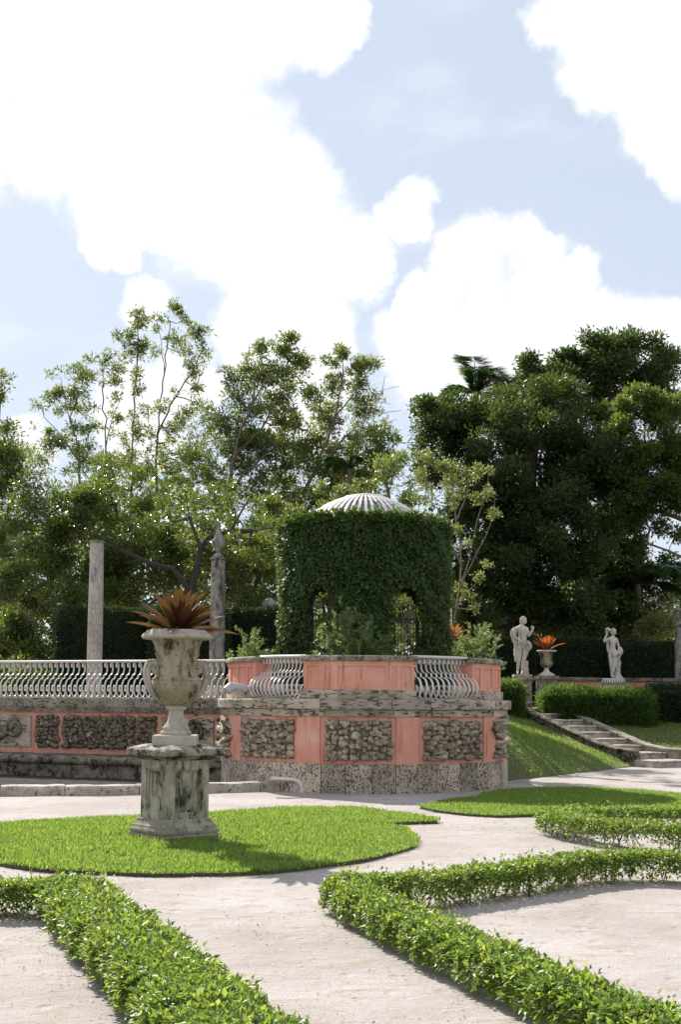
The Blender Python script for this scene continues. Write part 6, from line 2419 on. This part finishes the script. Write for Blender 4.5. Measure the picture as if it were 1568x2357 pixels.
tree('airy tree with a forked pointed top directly above the dome', [[(640, 1300, 41), (660, 1200, 41), (730, 1080, 41), (770, 960, 41), (790, 860, 41), (787, 810, 41)], [(740, 1070, 41), (800, 1000, 41), (850, 960, 41)], [(775, 950, 41), (820, 900, 41), (850, 850, 41)]],
     [(787, 806, 14, 18, 42, 0.3, 12), (760, 835, 16, 14, 42, 0.3, 7), (845, 840, 32, 18, 42, 0.5, 16), (815, 865, 34, 26, 42, 0.5, 18), (770, 890, 40, 26, 42, 0.6, 16), (835, 905, 30, 30, 42, 0.5, 18), (780, 960, 70, 50, 42, 1.0, 56), (850, 980, 40, 40, 42, 0.8, 24), (740, 1040, 80, 60, 42, 1.2, 70), (840, 1050, 70, 50, 42, 1.0, 60), (890, 1010, 24, 40, 42, 0.5, 10), (780, 1110, 90, 50, 42, 1.3, 70), (880, 1090, 50, 50, 42, 0.8, 36), (700, 1180, 90, 50, 42, 1.2, 60), (820, 1150, 100, 40, 42, 1.2, 60), (690, 1010, 60, 50, 42, 1.0, 36)],
     0.20, M['leaf_tall'], 'bark', 56, 40, 0.32, 0.010, TL, lw=0.36, trunk_r=0.10, ys=1.32, lobe=2.2, lsz=(0.2, 0.55))
tree('leafless grey twigs sticking out over the gap between the tall trees', [[(840, 1060, 43), (830, 990, 43), (850, 940, 43), (880, 905, 43), (886, 865, 43)], [(845, 950, 43), (880, 950, 43), (925, 945, 43)], [(865, 922, 43), (875, 900, 43), (920, 888, 43)], [(840, 965, 43), (870, 925, 43), (900, 930, 43)], [(835, 985, 43), (880, 980, 43), (912, 965, 43)]],
     [(890, 930, 34, 60, 43, 0.5, 16)], 0.02, M['leaf_tall'], 'barkpale', 57, 1, 0.05, 0.008, None, name='bare_tree', trunk_r=0.022)
tree('dark trunked tree arching to and fro behind the finial column', [[(438, 1400, 35), (440, 1365, 35), (452, 1310, 35), (462, 1260, 35), (482, 1235, 35), (530, 1222, 35), (580, 1222, 35), (625, 1214, 35)], [(462, 1262, 35), (436, 1190, 35), (425, 1130, 35)], [(445, 1340, 35), (400, 1310, 35), (330, 1290, 35), (270, 1262, 35), (236, 1250, 35)], [(530, 1222, 35), (560, 1170, 35), (600, 1110, 35)]],
     [(560, 1260, 80, 60, 35.5, 1.2, 60), (420, 1200, 90, 70, 36, 1.2, 60), (330, 1250, 90, 70, 36, 1.2, 60), (600, 1170, 60, 60, 36, 1.2, 40), (480, 1150, 80, 60, 37, 1.2, 50)],
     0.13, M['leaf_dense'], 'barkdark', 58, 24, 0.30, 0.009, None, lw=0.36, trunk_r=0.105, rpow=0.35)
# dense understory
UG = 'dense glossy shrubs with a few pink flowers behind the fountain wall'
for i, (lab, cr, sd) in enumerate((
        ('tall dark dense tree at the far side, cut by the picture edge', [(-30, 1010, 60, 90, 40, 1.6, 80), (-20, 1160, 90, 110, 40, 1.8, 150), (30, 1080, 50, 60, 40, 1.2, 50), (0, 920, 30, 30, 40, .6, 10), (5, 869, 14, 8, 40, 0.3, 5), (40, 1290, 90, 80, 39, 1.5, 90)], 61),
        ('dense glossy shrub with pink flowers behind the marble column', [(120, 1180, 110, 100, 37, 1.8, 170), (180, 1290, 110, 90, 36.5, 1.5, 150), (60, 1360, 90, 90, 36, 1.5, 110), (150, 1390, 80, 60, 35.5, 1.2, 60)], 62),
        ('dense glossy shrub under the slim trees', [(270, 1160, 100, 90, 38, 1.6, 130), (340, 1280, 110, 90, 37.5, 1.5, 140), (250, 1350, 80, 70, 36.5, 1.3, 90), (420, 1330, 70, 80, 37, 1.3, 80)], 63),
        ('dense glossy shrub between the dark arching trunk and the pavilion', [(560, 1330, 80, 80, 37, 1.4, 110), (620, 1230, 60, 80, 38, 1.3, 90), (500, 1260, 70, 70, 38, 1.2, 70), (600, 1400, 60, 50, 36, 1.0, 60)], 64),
        ('dense dark shrub mass seen behind the ivy pavilion, plus unseen crowns added for dapples', [(740, 1330, 110, 90, 40, 1.5, 150), (880, 1340, 110, 100, 41, 1.5, 150), (900, 1280, 90, 70, 34, 0.9, 60), (985, 1290, 60, 70, 35, 0.9, 50), (850, 1230, 60, 40, 34, 0.8, 26), (800, 1440, 120, 70, 39, 1.2, 90), (960, 1430, 90, 80, 40, 1.3, 100), (1000, 1300, 80, 80, 43, 1.4, 90)], 66),  # nearer crowns, hidden by the pavilion, are added to throw dappled shade
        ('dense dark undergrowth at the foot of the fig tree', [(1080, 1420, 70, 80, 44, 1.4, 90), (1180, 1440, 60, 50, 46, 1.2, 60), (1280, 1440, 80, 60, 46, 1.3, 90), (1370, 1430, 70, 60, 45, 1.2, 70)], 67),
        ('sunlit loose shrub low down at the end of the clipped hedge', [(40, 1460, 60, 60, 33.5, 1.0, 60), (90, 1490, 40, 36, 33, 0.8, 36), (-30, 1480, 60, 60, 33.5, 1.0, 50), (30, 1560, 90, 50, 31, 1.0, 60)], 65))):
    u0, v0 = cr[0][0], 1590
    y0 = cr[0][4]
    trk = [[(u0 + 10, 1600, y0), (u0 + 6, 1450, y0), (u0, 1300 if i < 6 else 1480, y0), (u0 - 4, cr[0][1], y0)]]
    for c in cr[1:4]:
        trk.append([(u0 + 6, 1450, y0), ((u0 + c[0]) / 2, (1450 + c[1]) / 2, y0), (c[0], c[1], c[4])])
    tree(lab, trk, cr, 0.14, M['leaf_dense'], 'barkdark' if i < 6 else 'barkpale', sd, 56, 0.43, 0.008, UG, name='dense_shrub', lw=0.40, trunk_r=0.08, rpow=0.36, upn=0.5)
# trees to the right
tree('huge dark broad fig tree towering behind the statues', [[(1190, 1480, 45), (1200, 1350, 45), (1210, 1200, 45), (1220, 1080, 45), (1230, 980, 45)], [(1205, 1300, 45), (1120, 1180, 45), (1040, 1080, 45)], [(1210, 1250, 45), (1300, 1120, 45), (1350, 1020, 45)], [(1195, 1420, 45), (1130, 1360, 45), (1080, 1300, 45)], [(1200, 1380, 45), (1290, 1300, 45), (1350, 1250, 45)]],
     [(1020, 960, 70, 60, 45, 2.0, 90), (1060, 1060, 90, 90, 45, 2.2, 110), (1130, 960, 80, 66, 46, 2.0, 90), (1230, 945, 110, 70, 46, 2.4, 130), (1300, 960, 100, 70, 46, 2.2, 110), (1220, 1080, 180, 130, 44, 3.0, 280), (1330, 1090, 100, 120, 45, 2.4, 150), (1150, 1200, 160, 110, 43.5, 2.6, 230), (1290, 1230, 140, 110, 43.5, 2.4, 210), (1180, 1330, 130, 80, 43, 2.0, 150), (1290, 1370, 110, 80, 43, 1.8, 130), (1000, 1060, 40, 60, 45, 1.0, 36), (1120, 1400, 50, 50, 43, 1.2, 40), (1340, 1430, 60, 50, 43, 1.2, 50), (1200, 915, 60, 40, 47, 1.2, 40)],
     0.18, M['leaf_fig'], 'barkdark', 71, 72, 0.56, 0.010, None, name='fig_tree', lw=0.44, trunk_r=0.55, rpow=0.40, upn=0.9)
tree('big round crowned tree on the skyline behind the fig tree', [[(1390, 1300, 54), (1385, 1050, 54), (1375, 940, 54), (1400, 880, 54)], [(1378, 960, 54), (1310, 900, 54), (1250, 870, 54)], [(1380, 950, 54), (1450, 890, 54), (1510, 850, 54)]],
     [(1250, 840, 42, 34, 54, 1.2, 40), (1290, 815, 20, 20, 54, 0.7, 14), (1215, 870, 40, 30, 54, 1.2, 26), (1350, 815, 50, 36, 54, 1.5, 56), (1400, 800, 50, 34, 54, 1.5, 52), (1470, 795, 50, 32, 54, 1.5, 52), (1520, 825, 34, 36, 54, 1.2, 36), (1430, 860, 90, 56, 54, 2.2, 110), (1330, 880, 80, 50, 54, 2.0, 80), (1510, 890, 70, 50, 54, 1.8, 60), (1440, 940, 80, 50, 54, 1.8, 50), (1380, 840, 60, 40, 53, 1.2, 40)],
     0.20, M['leaf_fig'], 'bark', 72, 52, 0.56, 0.012, None, name='skyline_tree', lw=0.46, trunk_r=0.28, rpow=0.42)
tree('sunlit leafy tree at the picture edge past the fig tree', [[(1590, 1560, 43), (1586, 1350, 43), (1584, 1200, 43), (1572, 1080, 43), (1550, 980, 43)], [(1578, 1150, 43), (1490, 1050, 43), (1450, 980, 43)], [(1583, 1190, 43), (1500, 1170, 43), (1440, 1120, 43)], [(1585, 1285, 43), (1540, 1268, 43), (1490, 1250, 43), (1497, 1215, 43), (1475, 1190, 43)], [(1548, 1270, 43), (1560, 1220, 43)]],
     [(1450, 925, 40, 40, 43, 1.0, 46), (1510, 930, 60, 36, 43, 1.2, 64), (1570, 920, 60, 40, 43, 1.4, 60), (1430, 1000, 40, 60, 43, 1.2, 60), (1500, 1020, 70, 60, 43, 1.4, 90), (1570, 1040, 60, 80, 43, 1.5, 90), (1420, 1100, 40, 60, 43, 1.2, 50), (1480, 1120, 60, 50, 43, 1.2, 60), (1560, 1150, 50, 50, 43, 1.2, 44), (1620, 980, 80, 140, 43, 1.5, 90), (1500, 1190, 50, 24, 43, 0.8, 14), (1530, 1235, 40, 30, 43, 0.8, 16), (1430, 1060, 60, 90, 43.5, 1.4, 110), (1510, 1090, 70, 70, 42.5, 1.2, 110), (1580, 1120, 60, 60, 42.5, 1.2, 70), (1450, 1180, 60, 50, 43, 1.2, 60)],
     0.16, M['leaf_right'], 'bark', 73, 52, 0.40, 0.009, None, lw=0.42, trunk_r=0.13, rpow=0.40)
tree('slender tree with a dark trunk standing behind the statue holding fruit', [[(1408, 1500, 47), (1400, 1350, 47), (1395, 1200, 47), (1400, 1100, 47)], [(1395, 1220, 47), (1440, 1150, 47)]],
     [(1400, 1180, 60, 60, 47, 1.2, 60), (1440, 1280, 60, 50, 47, 1.0, 46), (1390, 1320, 50, 60, 46, 1.0, 50), (1470, 1340, 50, 36, 46, 0.9, 40), (1420, 1400, 60, 40, 45, 0.9, 50)],
     0.16, M['leaf_right'], 'barkdark', 74, 60, 0.42, 0.009, None, lw=0.42, trunk_r=0.20, rpow=0.38)
tree('dark low branched tree filling the gap below the sunlit edge tree', [[(1452, 1560, 46), (1450, 1430, 46), (1445, 1320, 46), (1440, 1240, 46)], [(1448, 1380, 46), (1500, 1320, 46), (1520, 1290, 46)], [(1448, 1400, 46), (1400, 1340, 46)]],
     [(1430, 1225, 60, 50, 46, 1.2, 60), (1455, 1310, 70, 60, 46, 1.3, 80), (1400, 1410, 70, 60, 45.5, 1.2, 70), (1500, 1390, 60, 50, 46, 1.2, 50), (1390, 1270, 50, 60, 46, 1.2, 50), (1540, 1320, 40, 30, 46, 0.9, 24), (1450, 1450, 80, 36, 45, 1.0, 50)],
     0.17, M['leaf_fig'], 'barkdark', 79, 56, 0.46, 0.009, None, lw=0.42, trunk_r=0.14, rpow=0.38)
tree('yellow lit loose shrub behind the hedge beside the capital column', [[(1520, 1560, 42), (1518, 1480, 42), (1515, 1420, 42)]],
     [(1520, 1440, 50, 40, 42, 0.8, 60), (1560, 1420, 40, 50, 42, 0.8, 40), (1490, 1465, 30, 24, 42, 0.6, 24), (1530, 1350, 60, 40, 46, 1.0, 50), (1600, 1370, 60, 60, 46, 1.0, 40)],
     0.14, M['leaf_pale'], 'bark', 75, 26, 0.34, 0.008, None, name='loose_shrub', lw=0.40, trunk_r=0.04)
tree('pale leaved twiggy tree growing right behind the ivy pavilion', [[(1040, 1500, 31.5), (1050, 1400, 31.5), (1062, 1300, 31.5), (1050, 1200, 31.5), (1040, 1100, 31.5)], [(1062, 1330, 31.5), (1090, 1240, 31.5), (1115, 1150, 31.5), (1125, 1100, 31.5)], [(1056, 1360, 31.5), (1100, 1270, 31.5), (1135, 1190, 31.5), (1140, 1150, 31.5)], [(1060, 1290, 31.5), (1010, 1180, 31.5), (980, 1100, 31.5)], [(1050, 1420, 31.5), (1080, 1360, 31.5), (1110, 1330, 31.5)], [(1050, 1210, 31.5), (1075, 1140, 31.5), (1080, 1090, 31.5)]],
     [(990, 1075, 50, 36, 31.5, 0.6, 40), (1050, 1090, 50, 30, 31.5, 0.6, 36), (1085, 1085, 30, 24, 31.5, 0.5, 18), (1020, 1140, 70, 40, 31.5, 0.7, 50), (1090, 1150, 40, 50, 31.5, 0.6, 24), (1125, 1105, 16, 26, 31.5, 0.3, 9), (1130, 1170, 18, 40, 31.5, 0.4, 12), (1070, 1230, 40, 40, 31.5, 0.5, 16), (1105, 1290, 30, 50, 31.5, 0.5, 14), (1080, 1370, 36, 60, 31.5, 0.5, 18), (970, 1130, 40, 40, 31.5, 0.6, 22)],
     0.085, M['leaf_pale'], 'barkpale', 76, 16, 0.17, 0.008, None, lw=0.55, trunk_r=0.024, rpow=0.35)
tree('light twiggy undergrowth seen through the pavilion opening', [[(925, 1520, 33), (930, 1440, 33), (920, 1380, 33)]], [(925, 1400, 50, 60, 31, 0.6, 60), (935, 1470, 50, 40, 31, 0.6, 50), (930, 1360, 40, 40, 31, .5, 40)],
     0.08, M['leaf_pale'], 'barkpale', 77, 18, 0.2, 0.006, None, name='twiggy_shrub', lw=0.5, trunk_r=0.02)


tree('thin leaved tree rising behind the white dome', [[(900, 1500, 37), (896, 1350, 37), (905, 1200, 37), (890, 1110, 37)], [(900, 1230, 37), (850, 1150, 37), (800, 1110, 37)], [(902, 1200, 37), (950, 1120, 37)]],
     [(870, 1090, 50, 40, 37, 0.9, 40), (920, 1070, 40, 50, 37, 0.8, 34), (820, 1120, 60, 36, 37, 0.9, 36), (760, 1140, 50, 40, 37, 0.8, 26), (950, 1130, 40, 44, 37, 0.8, 26), (890, 1150, 70, 30, 37, 0.9, 30), (700, 1160, 50, 40, 37, 0.8, 20)],
     0.13, M['leaf_tall'], 'bark', 78, 26, 0.26, 0.008, None, lw=0.32, trunk_r=0.07)


def palm(label, u, v, y, base_v, fronds, seed, L_=2.6, group=None):
    g = np.random.default_rng(seed)
    top, bot = Q(u, v, y), Q(u + 4, base_v, y)
    t = thing('palm_tree', label, 'palm', tuple(bot), group)
    mb = MB()
    mb.tube([bot, bot.lerp(top, 0.5), top], [0.16, 0.13, 0.10], 10)
    mb.build('trunk', M['bark'], t)
    for az, el, ll in fronds:
        pts = []
        p = Vector(top)
        e_ = el
        for i in range(9):
            pts.append(p.copy())
            p = p + Vector((math.cos(az) * math.cos(e_), math.sin(az) * math.cos(e_), math.sin(e_))) * (ll / 8)
            e_ -= 0.13 + 0.03 * i
        A = np.array([tuple(q) for q in pts])
        n = 300
        f = g.random(n)
        idx = f * 8
        c = np.stack([np.interp(idx, range(9), A[:, k]) for k in range(3)], 1)
        tan = unit(np.stack([np.interp(np.minimum(idx + 0.5, 8), range(9), A[:, k]) for k in range(3)], 1) - c + 1e-6)
        side = unit(np.cross(tan, np.array([0, 0, 1.0])))
        sg = np.where(np.arange(n) % 2, 1.0, -1.0)[:, None]
        ax = side * sg * 0.9 + tan * 0.7 + np.array([0, 0, -0.25]) + g.normal(0, 0.12, (n, 3))
        ln = 0.85 * (0.35 + np.sin(np.clip(f, 0.05, 1) * 2.7)) * ll / 2.6
        vv, tt = leaf_geo(c, ax, np.tile([0, 0, 1.0], (n, 1)) + side * 0.3, ln, np.full(n, 0.085), 0.1)
        mb = MB()
        mb.tube(pts, [0.03 - 0.0028 * i for i in range(9)], 4)
        rv = np.array(mb.v)
        rt = []
        for q in mb.f:
            for w in range(1, len(q) - 1):
                rt.append((q[0], q[w], q[w + 1]))
        me = tri_mesh('frond', np.concatenate([vv, rv]), np.concatenate([tt, np.array(rt) + len(vv)]))
        link('frond', me, t, M['leaf_palm'])


palm('palm with wind swept fronds above the fig tree', 1095, 905, 50, 1500,
     [(1.7, 1.75, 2.4), (0.3, 0.95, 2.3), (-0.2, 0.55, 2.2), (0.9, 1.3, 2.4), (0.1, 0.15, 1.9), (2.6, 0.7, 1.7), (3.3, 0.4, 1.9), (1.4, 1.45, 2.3), (-0.9, 0.9, 1.8), (-1.7, 1.1, 1.7)], 81, group='palms among the trees')
palm('grey trunked palm mostly hidden by foliage above the dome', 806, 1080, 52, 1500, [(0.4, 1.0, 1.6), (2.2, 0.9, 1.6), (3.6, 0.8, 1.6), (5.2, 0.8, 1.5)], 83, group='palms among the trees')
palm('low dark palm under the trees near the capital column', 1470, 1345, 45, 1560, [(0.2, 0.9, 2.6), (-0.3, 0.6, 2.6), (1.0, 0.9, 2.4), (2.6, 0.8, 2.4), (3.4, 0.6, 2.2), (-1.2, 0.8, 2.3), (0.0, 0.25, 2.3)], 82, group='palms among the trees')


# far belt of woodland closing the horizon
def woodland():
    n = 65000
    x = rng.uniform(-24, 38, n)
    h = 7.0 + 3.0 * np.array([mnoise.noise(Vector((q * 0.16, 0, 0))) for q in x])
    h = h + np.clip((6 - x) / 4, 0, 1) * (3.5 + 3.0 * np.array([mnoise.noise(Vector((q * 0.5, 4, 0))) for q in x]))
    gap = np.exp(-((x - 17.2) / 1.6) ** 2)
    h = h * (1 - 0.40 * gap)
    z = TERR + rng.random(n) ** 1.15 * h
    y = 64 + rng.uniform(-2, 2, n) + 1.5 * np.sin(x * 0.8)
    p = np.stack([x, y, z], 1)
    ln = rng.uniform(0.28, 0.55, n)
    v, t = leaf_geo(p, rng.normal(0, 1, (n, 3)), rng.normal(0, 0.7, (n, 3)) + np.array([0, 0, 0.6]), ln, ln * 0.5, 0.2)
    o = link('woodland', tri_mesh('woodland', v, t), None, M['leaf_dense'])
    tag(o, 'far belt of dark undergrowth closing the view below the trees', None, None, 'stuff')


woodland()
bpy.context.view_layer.update()
